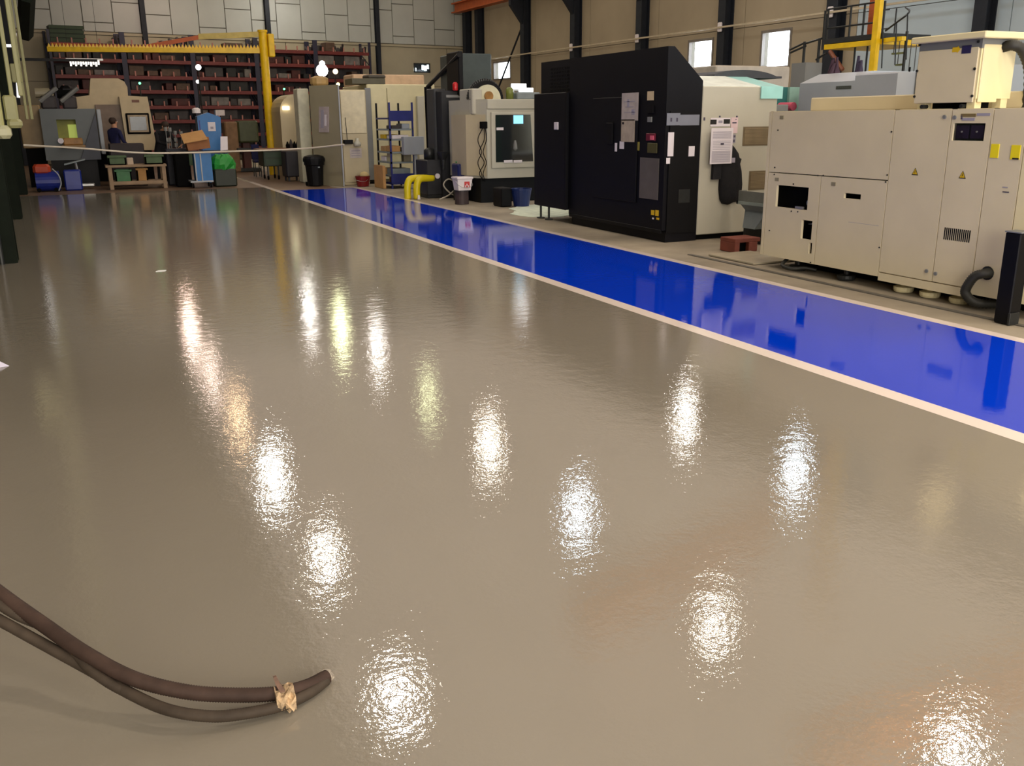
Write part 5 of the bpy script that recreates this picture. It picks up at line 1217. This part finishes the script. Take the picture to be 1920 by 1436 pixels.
o = MB().cbox(*ry(238, 296, 250, 309, YBn+.2)[:2], YBn+.2, YBn+.4, zt[3], ry(238, 296, 250, 309, YBn+.2)[3], .01).build('paper_bag', mat('bag_pale', (190, 170, 150), .8)); tag(o, 'small pale bag between the two green crates on the bench', 'bag')
crate((216, 318, 246, 333), YBn+.2, 0, GREENP, 'bright green tub under the wooden bench', 'green_tub', lo=.13)
crate((256, 315, 276, 328), YBn+.25, 0, CARD, 'brown box under the wooden bench', 'brown_box', lo=.13)
# dark bench top clutter behind rope
r_ = ry(205, 262, 270, 292, 26.8); o = MB().cbox(r_[0], r_[1], 26.8, 27.6, 0, r_[3]-.1, .02).build('dark_cabinet', mat('drk_maroon', (36, 24, 28), .6, var=.3)); tag(o, 'low dark cabinet behind the wooden bench', 'cabinet')

# blue cabinet with paper, cardboard box, blue trolley, green bin
YV = 27.0
r_ = ry(373, 211, 417, 300, YV)
root = thing('blue_cabinet', ((r_[0]+r_[1])/2, YV+.3, 0), 'blue upright tool cabinet with white paper on its door', 'cabinet')
MB().prism([(r_[0]+.1, 0), (r_[1]-.08, 0), (r_[1], r_[3]-.12), (r_[0]+.3, r_[3]), (r_[0], r_[3]-.1), (r_[0], 1.2)], 'y', YV, YV+.5).build('body', BLUEC, root)
q = ry(390, 229, 404, 246, YV); s_ = MB().box(q[0], q[1], YV-.01, YV, q[2], q[3]).build('paper', PAPER, root); MB().box(q[0]+.06, q[1]-.06, YV-.014, YV-.01, q[2]+.06, q[2]+.12).build('print', INKL, s_)
q = ry(377, 214, 381, 300, YV); MB().box(q[0]-.02, q[0]+.01, YV-.012, YV, .2, r_[3]-.2).build('door_gap', BLUEP, root)
o = MB().lathe([(.11, 0), (.11, .1), (.05, .14)], (pyy(368, 208, YV-.1)[0], YV-.1, pyy(368, 212, YV-.1)[1]), 12).build('white_lamp_head', WHITEP); 
o.parent = root; o.matrix_parent_inverse = matw(root).inverted()
r_ = ry(403, 206, 420, 211, YV+.2); o = MB().box(r_[0], r_[1], YV+.1, YV+.4, r_[3]-.15, r_[3]).build('paper_pile', mat('pile_white', (190, 178, 172), .8)); o.parent = root; o.matrix_parent_inverse = matw(root).inverted()
# table under the cardboard box
YW = 25.8
tz = pyy(370, 284, YW)[1]
ra = ry(322, 284, 432, 300, YW)
root = thing('work_table', ((ra[0]+ra[1])/2, YW+.4, 0), 'dark packing table with blue legs under the cardboard box', 'table')
MB().box(ra[0], ra[1], YW, YW+.8, tz-.06, tz).build('tabletop', CRATE, root)
for (a, b) in ((ra[0]+.05, YW+.05), (ra[1]-.12, YW+.05), (ra[0]+.05, YW+.7), (ra[1]-.12, YW+.7)): MB().box(a, a+.07, b, b+.07, 0, tz-.06).build('leg', BLUEC, root)
MB().box(ra[0]+.3, ra[1]-.5, YW+.02, YW+.5, tz-.35, tz-.06).build('drawer', GREEND, root)
# cardboard box, tilted
c0 = pyy(372, 278, YW+.2)
root = thing('cardboard_box', (c0[0], YW+.35, tz), 'open brown cardboard box tilted on the packing table', 'box')
mb = MB(); A = ry(352, 262, 394, 278, YW+.1)
mb.prism([(A[0], tz+.02), (A[1], tz+.08), (A[1]-.02, tz+.36), (A[0]-.04, tz+.24)], 'y', YW+.1, YW+.5); mb.build('box_body', mat('card_dark', (150, 100, 64), .85), root)
mb = MB(); mb._add([(A[0]-.10, YW+.05, tz+.20), (A[1]-.06, YW+.05, tz+.30), (A[1]-.12, YW+.5, tz+.52), (A[0]-.12, YW+.5, tz+.42), (A[0]-.10, YW+.05, tz+.22), (A[1]-.06, YW+.05, tz+.32), (A[1]-.12, YW+.5, tz+.54), (A[0]-.12, YW+.5, tz+.44)], [(0,3,2,1),(4,5,6,7),(0,1,5,4),(1,2,6,5),(2,3,7,6),(3,0,4,7)]); mb.build('flap', CARD, root)
mb = MB(); mb._add([(A[0]-.10, YW+.06, tz+.20), (A[0]-.10, YW+.3, tz+.2), (A[0]-.24, YW+.3, tz+.1), (A[0]-.24, YW+.06, tz+.1)], [(0,1,2,3)]); mb.build('flap', CARD, root)
r_ = ry(412, 256, 426, 276, YW+.2); mb = MB(); mb._add([(r_[0], YW+.2, tz), (r_[1], YW+.2, tz+.02), (r_[1]+.05, YW+.4, r_[3]), (r_[0]+.06, YW+.4, r_[3]), (r_[0], YW+.22, tz), (r_[1], YW+.22, tz+.02), (r_[1]+.05, YW+.42, r_[3]), (r_[0]+.06, YW+.42, r_[3])], [(0,3,2,1),(4,5,6,7),(0,1,5,4),(1,2,6,5),(2,3,7,6),(3,0,4,7)]); o = mb.build('paper_sheets', PAPER); tag(o, 'white papers leaning on the packing table right of the box', 'papers')
# blue trolley
YX = 25.0
r_ = ry(356, 300, 399, 348, YX)
root = thing('blue_trolley', ((r_[0]+r_[1])/2, YX+.3, 0), 'blue trolley with pale lower tray below the packing table', 'trolley')
MB().box(r_[0]+.15, r_[1], YX+.02, YX+.5, .18, .85).build('body', BLUEC, root); MB().box(r_[0], r_[1], YX, YX+.55, .14, .18).build('tray', LGREY, root)
for (a, b) in ((r_[0]+.05, YX+.05), (r_[1]-.08, YX+.05), (r_[0]+.05, YX+.5), (r_[1]-.08, YX+.5)): MB().cyl((a, b, .06), (a+.03, b, .06), .06, n=10).build('wheel', DARK, root); 
for a in (r_[0]+.14, r_[0]+.28): MB().box(a, a+.03, YX, YX+.02, .18, .85).build('rail', LGREY, root)
o = MB().cbox(pyy(327, 300, 25.6)[0], pyy(355, 300, 25.6)[0], 25.6, 26.0, 0, .85, .03).build('black_bin', DARK); tag(o, 'black bin left of the blue trolley', 'bin')
# green bin with bag
r_ = ry(401, 290, 443, 344, 25.2)
root = thing('green_bin', ((r_[0]+r_[1])/2, 25.5, 0), 'dark green waste bin lined with bright green bag', 'bin')
zc_ = r_[3]-.36
MB().cbox(r_[0], r_[1], 25.2, 25.8, 0, zc_, .03).build('tub', mat('bin_dkgreen', (24, 34, 22), .5, var=.2), root)
mb = MB(); n = 16; cxg, cyg = (r_[0]+r_[1])/2, 25.5; vs = []; fs = []
for k, (rr, zz) in enumerate(((.5, -.02), (.53, .12), (.46, .26), (.3, .36), (.1, .33))):
    for i in range(n):
        a = 2*PI*i/n; w_ = 1+.07*math.sin(i*3.3+k*2); ex = 1/max(abs(math.cos(a)), abs(math.sin(a)))**.5
        vs.append((cxg+(r_[1]-r_[0])*rr*1.02*w_*math.cos(a)*ex, cyg+.6*rr*w_*math.sin(a)*ex, zc_+zz+.02*math.sin(i*2.1)))
for k in range(4): fs += [(k*n+i, k*n+(i+1)%n, (k+1)*n+(i+1)%n, (k+1)*n+i) for i in range(n)]
fs.append(tuple(range(4*n, 5*n))); mb._add(vs, fs).build('bag', GREENB, root)
# rear wheeled bench and things right of the aisle
YR = 27.4
r_ = ry(494, 282, 566, 318, YR)
root = thing('wheeled_bench', ((r_[0]+r_[1])/2, YR+.4, 0), 'dark green wheeled bench left of the white pillar', 'workbench')
MB().cbox(r_[0], r_[1]-.5, YR, YR+.8, r_[2]+.1, r_[3], .02).build('body', mat('bench_dkgreen', (40, 52, 36), .5, var=.2), root)
for k in range(2): MB().box(r_[0]+.05, r_[1]-.55, YR-.015, YR, r_[2]+.15+.2*k, r_[2]+.3+.2*k).build('drawer', mat('bench_dkgreen3', (36, 58, 38), .5), root)
MB().box(r_[0]-.1, r_[1], YR-.1, YR+.9, r_[3], r_[3]+.05).build('tabletop', mat('bench_top', (132, 90, 66), .6), root)
for a in (r_[0]+.1, r_[1]-.7): 
    for b in (YR+.1, YR+.7): MB().cyl((a, b, .06), (a+.04, b, .06), .06, n=10).build('wheel', DARK, root); MB().box(a, a+.04, b-.02, b+.02, .1, r_[2]+.12).build('leg', DKMET, root)
r_ = ry(536, 283, 567, 332, 26.3); o = MB().cbox(r_[0], r_[1], 26.3, 26.9, .12, r_[3], .03).box(r_[0]+.05, r_[0]+.1, 26.35, 26.4, 0, .12).box(r_[1]-.1, r_[1]-.05, 26.35, 26.4, 0, .12).box(r_[0]+.05, r_[0]+.1, 26.8, 26.85, 0, .12).box(r_[1]-.1, r_[1]-.05, 26.8, 26.85, 0, .12).build('black_cart', mat('cart_black', (26, 24, 34), .5, var=.2)); tag(o, 'black boxy cart just left of the white pillar', 'cart')
r_ = ry(533, 250, 560, 264, 27.6)
for k in range(5):
    xx = r_[0]+.1+k*.1; h_ = .14+.06*(k % 2)
    o = MB().lathe([(.05, 0), (.06, h_*.6), (.03, h_), (.015, h_+.05)], (xx, 27.7, ry(494, 282, 566, 318, YR)[3]+.05), 8).build('tool_holder', CRATE if k % 2 else DARK); tag(o, 'dark tool holder standing in the row on the wheeled bench', 'tool holder', 'tool holders on the wheeled bench')
# small dark green machine, table left of the jib post
r_ = ry(448, 226, 486, 300, 32)
root = thing('green_drill', ((r_[0]+r_[1])/2, 32.5, 0), 'dull green drilling machine left of the yellow jib post', 'machine')
MB().cbox(r_[0], r_[1], 32, 32.8, r_[3]-.7, r_[3], .05).build('head', mat('drill_green', (62, 68, 40), .5, var=.2), root)
MB().cbox(r_[0]+.15, r_[0]+.4, 32.3, 32.7, 0, r_[3]-.7, .02).build('column', mat('drill_red', (84, 36, 28), .5), root); MB().cbox(r_[0]-.1, r_[1]+.1, 31.9, 32.9, .7, .78, .02).build('table', DKMET, root); MB().cbox(r_[0]-.05, r_[1], 32.1, 32.8, 0, .12, .02).build('foot', DKMET, root)
r_ = ry(422, 228, 446, 262, 32); o = MB().cbox(r_[0], r_[1], 32, 32.6, 0, r_[3], .04).build('tan_sack', mat('sack_tan', (124, 96, 70), .8, var=.2)); tag(o, 'tan shrouded unit between blue cabinet and green drill', 'unit')
r_ = ry(476, 275, 491, 305, 29.0); root = thing('chair', ((r_[0]+r_[1])/2, 29, 0), 'dark blue workshop chair left of the yellow jib post', 'chair')
MB().cbox(r_[0], r_[1], 29, 29.4, .42, .5, .02).build('seat', NAVY, root); MB().cbox(r_[0], r_[1], 29.38, 29.43, .5, .95, .02).build('backrest', NAVY, root)
for a in (r_[0]+.02, r_[1]-.05):
    for b in (29.03, 29.35): MB().cyl((a, b, 0), (a, b, .42), .015, n=6).build('leg', DKMET, root)
# rope barrier
pa = pyy(44, 272, 24.8); pm = pyy(280, 287, 25.0); pm2 = pyy(430, 284, 24.9); pb = pyy(563, 279, 24.3); pc = pyy(645, 271, 23.1)
pm0 = pyy(150, 278, 24.9)
o = MB().tube(spline([(pa[0], 24.8, pa[1]), (pm0[0], 24.9, pm0[1]), (pm[0], 25.0, pm[1]), (pm2[0], 24.9, pm2[1]), (pb[0], 24.3, pb[1]), (pc[0], 23.1, pc[1])], 10), .022, 6).build('barrier_rope', ROPE); tag(o, 'white barrier tape sagging across the far end of the floor', 'rope')

# ================================================================== PEOPLE
def person(name, loc, rz, label, joints, shirt, trousers, extra=None):
    """joints: dict name->(x,y,z,r) in body space facing -y; one skin surface"""
    root = thing(name, loc, label, 'person', rz=rz)
    edges = [('pel','spine'),('spine','chest'),('chest','neck'),('neck','head'),('head','crown'),
             ('chest','shl'),('shl','ell'),('ell','wrl'),('wrl','pal'),('chest','shr'),('shr','elr'),('elr','wrr'),('wrr','par'),
             ('pel','hil'),('hil','knl'),('knl','anl'),('anl','tol'),('pel','hir'),('hir','knr'),('knr','anr'),('anr','tor')]
    J = dict(joints); names = list(J.keys())
    for side in 'lr':
        p = Vector(J['pa'+side][:3]); w_ = Vector(J['wr'+side][:3]); d = (p-w_).normalized(); s_ = d.cross(Vector((0, 1, 0.2))).normalized()
        for k in range(5):
            L = (.05, .075, .08, .075, .06)[k]; off = (k-2)*.018
            if k == 0: b0 = w_ + d*.03 + s_*(-.035); e0 = b0 + (d*.6 - s_*.6).normalized()*L; m0 = b0 + (d*.4-s_*.7).normalized()*L*.5
            else: b0 = p + s_*off; m0 = b0 + d*L*.5; e0 = m0 + (d + Vector((0, -.5, 0))).normalized()*L*.5
            nm, ne = 'f%s%dm' % (side, k), 'f%s%de' % (side, k); J[nm] = (*m0, .009); J[ne] = (*e0, .008)
            edges += [('wr'+side if k == 0 else 'pa'+side, nm), (nm, ne)]
    names = list(J.keys()); me = bpy.data.meshes.new('body'); me.from_pydata([J[n][:3] for n in names], [(names.index(a), names.index(b)) for a, b in edges], [])
    o = bpy.data.objects.new('body', me); COL.objects.link(o)
    sk = o.modifiers.new('s', 'SKIN'); sk.use_smooth_shade = True
    for i, n in enumerate(names):
        v = me.skin_vertices[0].data[i]; r = J[n][3]; v.radius = r if isinstance(r, tuple) else (r, r); v.use_root = (n == 'pel')
    ss = o.modifiers.new('d', 'SUBSURF'); ss.levels = ss.render_levels = 2
    dg = bpy.context.evaluated_depsgraph_get(); nm_ = bpy.data.meshes.new_from_object(o.evaluated_get(dg)); o.modifiers.clear(); o.data = nm_
    nm_.materials.clear()
    for m in (shirt, trousers, SKIN, DARK): nm_.materials.append(m)
    hd = Vector(J['neck'][:3]); pel = Vector(J['pel'][:3])
    legpts = [(Vector(J[a][:3])) for a in ('hil','knl','anl','hir','knr','anr')]
    for f in nm_.polygons:
        c = f.center; mi = 0
        best = min(names, key=lambda n: (Vector(J[n][:3])-c).length - (0.03 if n in ('pel',) else 0))
        if best in ('head', 'crown', 'neck'): mi = 2 if c.z > hd.z - .01 else 0
        elif best.startswith('f') or best in ('pal', 'par'): mi = 2
        elif best in ('pel','hil','hir','knl','knr','anl','anr'): mi = 1
        elif best in ('tol', 'tor'): mi = 3
        f.material_index = mi; f.use_smooth = True
    o.parent = root
    h = Vector(J['head'][:3]); up = (Vector(J['crown'][:3])-h).normalized()
    def ball(nm2, c, r, m, s=(1,1,1)):
        mb = MB(); n = 12; vs = []; fs = []
        for i in range(1, 7):
            th = PI*i/7
            for j in range(n): ph = 2*PI*j/n; vs.append((c.x+r*s[0]*math.sin(th)*math.cos(ph), c.y+r*s[1]*math.sin(th)*math.sin(ph), c.z+r*s[2]*math.cos(th)))
        for i in range(5): fs += [(i*n+j, i*n+(j+1)%n, (i+1)*n+(j+1)%n, (i+1)*n+j) for j in range(n)]
        fs += [tuple(range(n)), tuple(range(5*n, 6*n))]
        mb._add(vs, fs); me2 = bpy.data.meshes.new(nm2); me2.from_pydata([tuple(v) for v in mb.v], [], mb.f); me2.materials.append(m)
        me2.polygons.foreach_set('use_smooth', [True]*len(me2.polygons)); b_ = bpy.data.objects.new(nm2, me2); COL.objects.link(b_); b_.parent = root; return b_
    f_ = Vector((0, -1, 0)); f_ = (f_ - up*f_.dot(up)).normalized()
    mid = h + up*.03
    ball('hair', mid + up*.045 - f_*.025, .108, HAIR, (.92, 1.0, .9))
    ball('nose', mid + f_*.105 - up*.01, .016, SKIN, (.8, 1, 1.3))
    for sx_ in (-1, 1):
        ball('eye', mid + f_*.088 + Vector((sx_*.032, 0, 0)) + up*.012, .012, PAPER); ball('ear', mid + Vector((sx_*.092, 0, 0)), .024, SKIN, (.4, .8, 1.2))
    ball('mouth', mid + f_*.094 - up*.052, .02, mat('lips', (150, 84, 76), .6), (1.1, .4, .3))
    return root
standing = dict(pel=(0,0,.95,(.15,.11)), spine=(0,0,1.12,(.14,.10)), chest=(0,0,1.34,(.17,.11)), neck=(0,-.01,1.50,.055), head=(0,-.02,1.60,(.078,.09)), crown=(0,-.01,1.70,(.07,.08)),
  shl=(-.19,0,1.40,.062), ell=(-.25,-.04,1.14,.045), wrl=(-.20,-.24,1.02,.03), pal=(-.18,-.32,1.01,.032), shr=(.19,0,1.40,.062), elr=(.25,-.04,1.14,.045), wrr=(.20,-.24,1.02,.03), par=(.18,-.32,1.01,.032),
  hil=(-.10,0,.88,.10), knl=(-.11,-.02,.49,.065), anl=(-.12,.02,.09,.045), tol=(-.13,-.14,.04,.038), hir=(.10,0,.88,.10), knr=(.11,-.02,.49,.065), anr=(.12,.02,.09,.045), tor=(.13,-.14,.04,.038))
x_, z_ = pyy(211, 220, 27.9)
person('person', (x_, 27.9, 0), PI*.72, 'person in navy work clothes standing at the beige machine door', standing, NAVY, NAVY)
lean = dict(pel=(0,0.05,.95,(.15,.12)), spine=(0,-.02,1.11,(.14,.11)), chest=(0,-.14,1.30,(.18,.12)), neck=(0,-.23,1.42,.055), head=(0,-.30,1.48,(.078,.09)), crown=(0,-.33,1.58,(.07,.08)),
  shl=(-.20,-.16,1.34,.062), ell=(-.27,-.30,1.12,.045), wrl=(-.16,-.50,1.06,.03), pal=(-.12,-.57,1.05,.032), shr=(.20,-.16,1.34,.062), elr=(.27,-.30,1.12,.045), wrr=(.16,-.50,1.06,.03), par=(.12,-.57,1.05,.032),
  hil=(-.10,.05,.88,.10), knl=(-.11,.0,.49,.065), anl=(-.12,.05,.09,.045), tol=(-.13,-.10,.04,.038), hir=(.10,.05,.88,.10), knr=(.11,.0,.49,.065), anr=(.12,.05,.09,.045), tor=(.13,-.10,.04,.038))
x_, z_ = pyy(301, 236, 27.25)
person('person', (x_-.05, 27.25, 0), .5, 'person in dark clothes bending over small parts beside the framed screen', lean, CLOTH, CLOTH)
# small pale parts held on a dark stand right of the person
x_, _ = pyy(330, 262, 26.5)
root = thing('parts_stand', (x_, 26.6, 0), 'dark stand of small shiny parts beside the bending person', 'stand')
MB().cbox(x_-.3, x_+.3, 26.45, 26.85, 0, .95, .03).build('body', mat('stand_navyblack', (22, 24, 36), .6, var=.3), root)
for (px, py) in ((311, 242), (319, 243), (329, 249), (317, 262), (330, 262), (331, 272), (340, 250)):
    a, b = pyy(px, py, 26.4); b = max(b, .97); MB().cyl((a, 26.5, .93), (a, 26.5, b), .012, n=5).cyl((a, 26.5, b-.05), (a, 26.5, b+.05), .045, n=8).build('metal_part', ALU, root)

# ================================================================== FOREGROUND HOSES
def hp(px, py, z): p = pz(px, py, z); return Vector(p)
def ribbed(name, pts, r, m, label, n=14, rib=.10, per=.0075):
    s_ = spline(pts, 40); out = [s_[0]]; acc = 0
    for a, b in zip(s_, s_[1:]):
        d = (b-a).length; t = per/2 - acc
        while t <= d: out.append(a + (b-a)*(t/d)); t += per/2
        acc = d - (t - per/2)
    o = MB().tube(out, r, n, rfun=lambda i: r*(1+rib*.5) if i % 2 else r*(1-rib*.5)).build(name, m, smooth=True); tag(o, label, 'hose'); return o
ribbed('corrugated_hose', [hp(-120, 1040, .40), hp(-40, 1085, .33), hp(30, 1135, .27), hp(80, 1170, .23), hp(160, 1225, .175), hp(250, 1272, .125), hp(350, 1297, .085), hp(440, 1303, .06), hp(520, 1300, .045), hp(575, 1287, .03), hp(614, 1268, .024)], .021, RUBBER, 'thickest brown-grey corrugated hose, upper one of the three foreground hoses')
ribbed('corrugated_hose', [hp(-120, 1085, .34), hp(-40, 1140, .27), hp(40, 1185, .21), hp(100, 1218, .17), hp(180, 1262, .125), hp(250, 1303, .09), hp(320, 1332, .065), hp(400, 1343, .045), hp(470, 1336, .035), hp(530, 1322, .03), hp(580, 1299, .022), hp(612, 1275, .02)], .0165, RUBBER2, 'grey corrugated hose, lowest one of the three foreground hoses', rib=.06)
ribbed('corrugated_hose', [hp(-120, 1062, .37), hp(-40, 1108, .31), hp(30, 1152, .25), hp(90, 1178, .205), hp(125, 1205, .18), hp(165, 1250, .145), hp(205, 1280, .115), hp(250, 1304, .085)], .015, RUBBER2, 'thin grey hose crossing between the thick hose and the lowest hose', rib=.06)
# hose tips and tape wrap
root = thing('tape_wrap', hp(532, 1310, .03), 'crumpled brown-white tape tying the hose ends together', 'tape')
vs = []; fs = []; n = 16; A_ = hp(516, 1309, .042); B_ = hp(552, 1304, .036); d_ = (B_-A_).normalized(); u_ = Vector((0, 0, 1)); w2 = d_.cross(u_).normalized()
for k in range(6):
    c = A_ + (B_-A_)*k/5 - u_*.004
    for i in range(n):
        a = 2*PI*i/n; rr = .033 + .007*math.sin(i*4.1+k*2.3) + .004*math.sin(i*7+k); vs.append(c + w2*(rr*1.25*math.cos(a)) + u_*(max(rr*.95*math.sin(a), -c.z+.003)))
for k in range(5): fs += [(k*n+i, k*n+(i+1)%n, (k+1)*n+(i+1)%n, (k+1)*n+i) for i in range(n)]
fs += [tuple(range(n)), tuple(range(5*n, 6*n))]
MB()._add(vs, fs).build('wrap', TAPE, root)
a = hp(526, 1302, .06); mb = MB(); t0 = [hp(530, 1296, .065), hp(520, 1280, .085), hp(515, 1268, .10)]
for k in range(2):
    p, q = t0[k], t0[k+1]; s_ = Vector((.008-.002*k, .0, .0)); h_ = Vector((0, .004, 0))
    mb._add([p-s_-h_, p+s_-h_, q+s_*.8-h_, q-s_*.8-h_, p-s_+h_, p+s_+h_, q+s_*.8+h_, q-s_*.8+h_], [(0,3,2,1),(4,5,6,7),(0,1,5,4),(1,2,6,5),(2,3,7,6),(3,0,4,7)])
mb.build('loose_tab', mat('tape_dark', (92, 66, 50), .7, var=.4, scale=60), root)
mb = MB(); c = hp(612, 1268, .022)
o = MB().lathe([(.018, -.012), (.024, -.004), (.024, .008), (.016, .016)], c, 14).build('hose_end', mat('hose_end', (150, 140, 126), .3, .3, var=.4, scale=60)); tag(o, 'shiny wet hose end touching the grey floor', 'hose end')
# white sheet corner at the left edge, flat white scrap on the floor
c = hp(18, 686, .0); mb = MB()
mb._add([c, c+Vector((-.12, -.03, .0)), c+Vector((-.5, .05, .0)), c+Vector((-.5, .35, .1)), c+Vector((-.16, .12, .10)), c+Vector((-.07, .04, .04)),
         c+Vector((-.10, .02, .02)), c+Vector((-.3, .0, .03))], [(0,1,5), (1,6,5), (1,2,7,6), (6,7,4,5), (7,2,3,4)])
o = mb.build('plastic_sheet', mat('sheet_white', (214, 210, 230), .5, var=.05)); tag(o, 'white plastic sheet corner at the left edge of the grey floor', 'sheet')
c = hp(302, 508, 0); o = MB().prism([(c[0]-.06, c[1]-.03), (c[0]+.04, c[1]-.035), (c[0]+.06, c[1]+.02), (c[0]-.02, c[1]+.035)], 'z', 0.0, .006).build('floor_fleck', mat('fleck', (250, 250, 250), .6)); tag(o, 'small white scrap lying alone on the grey floor', 'fleck')
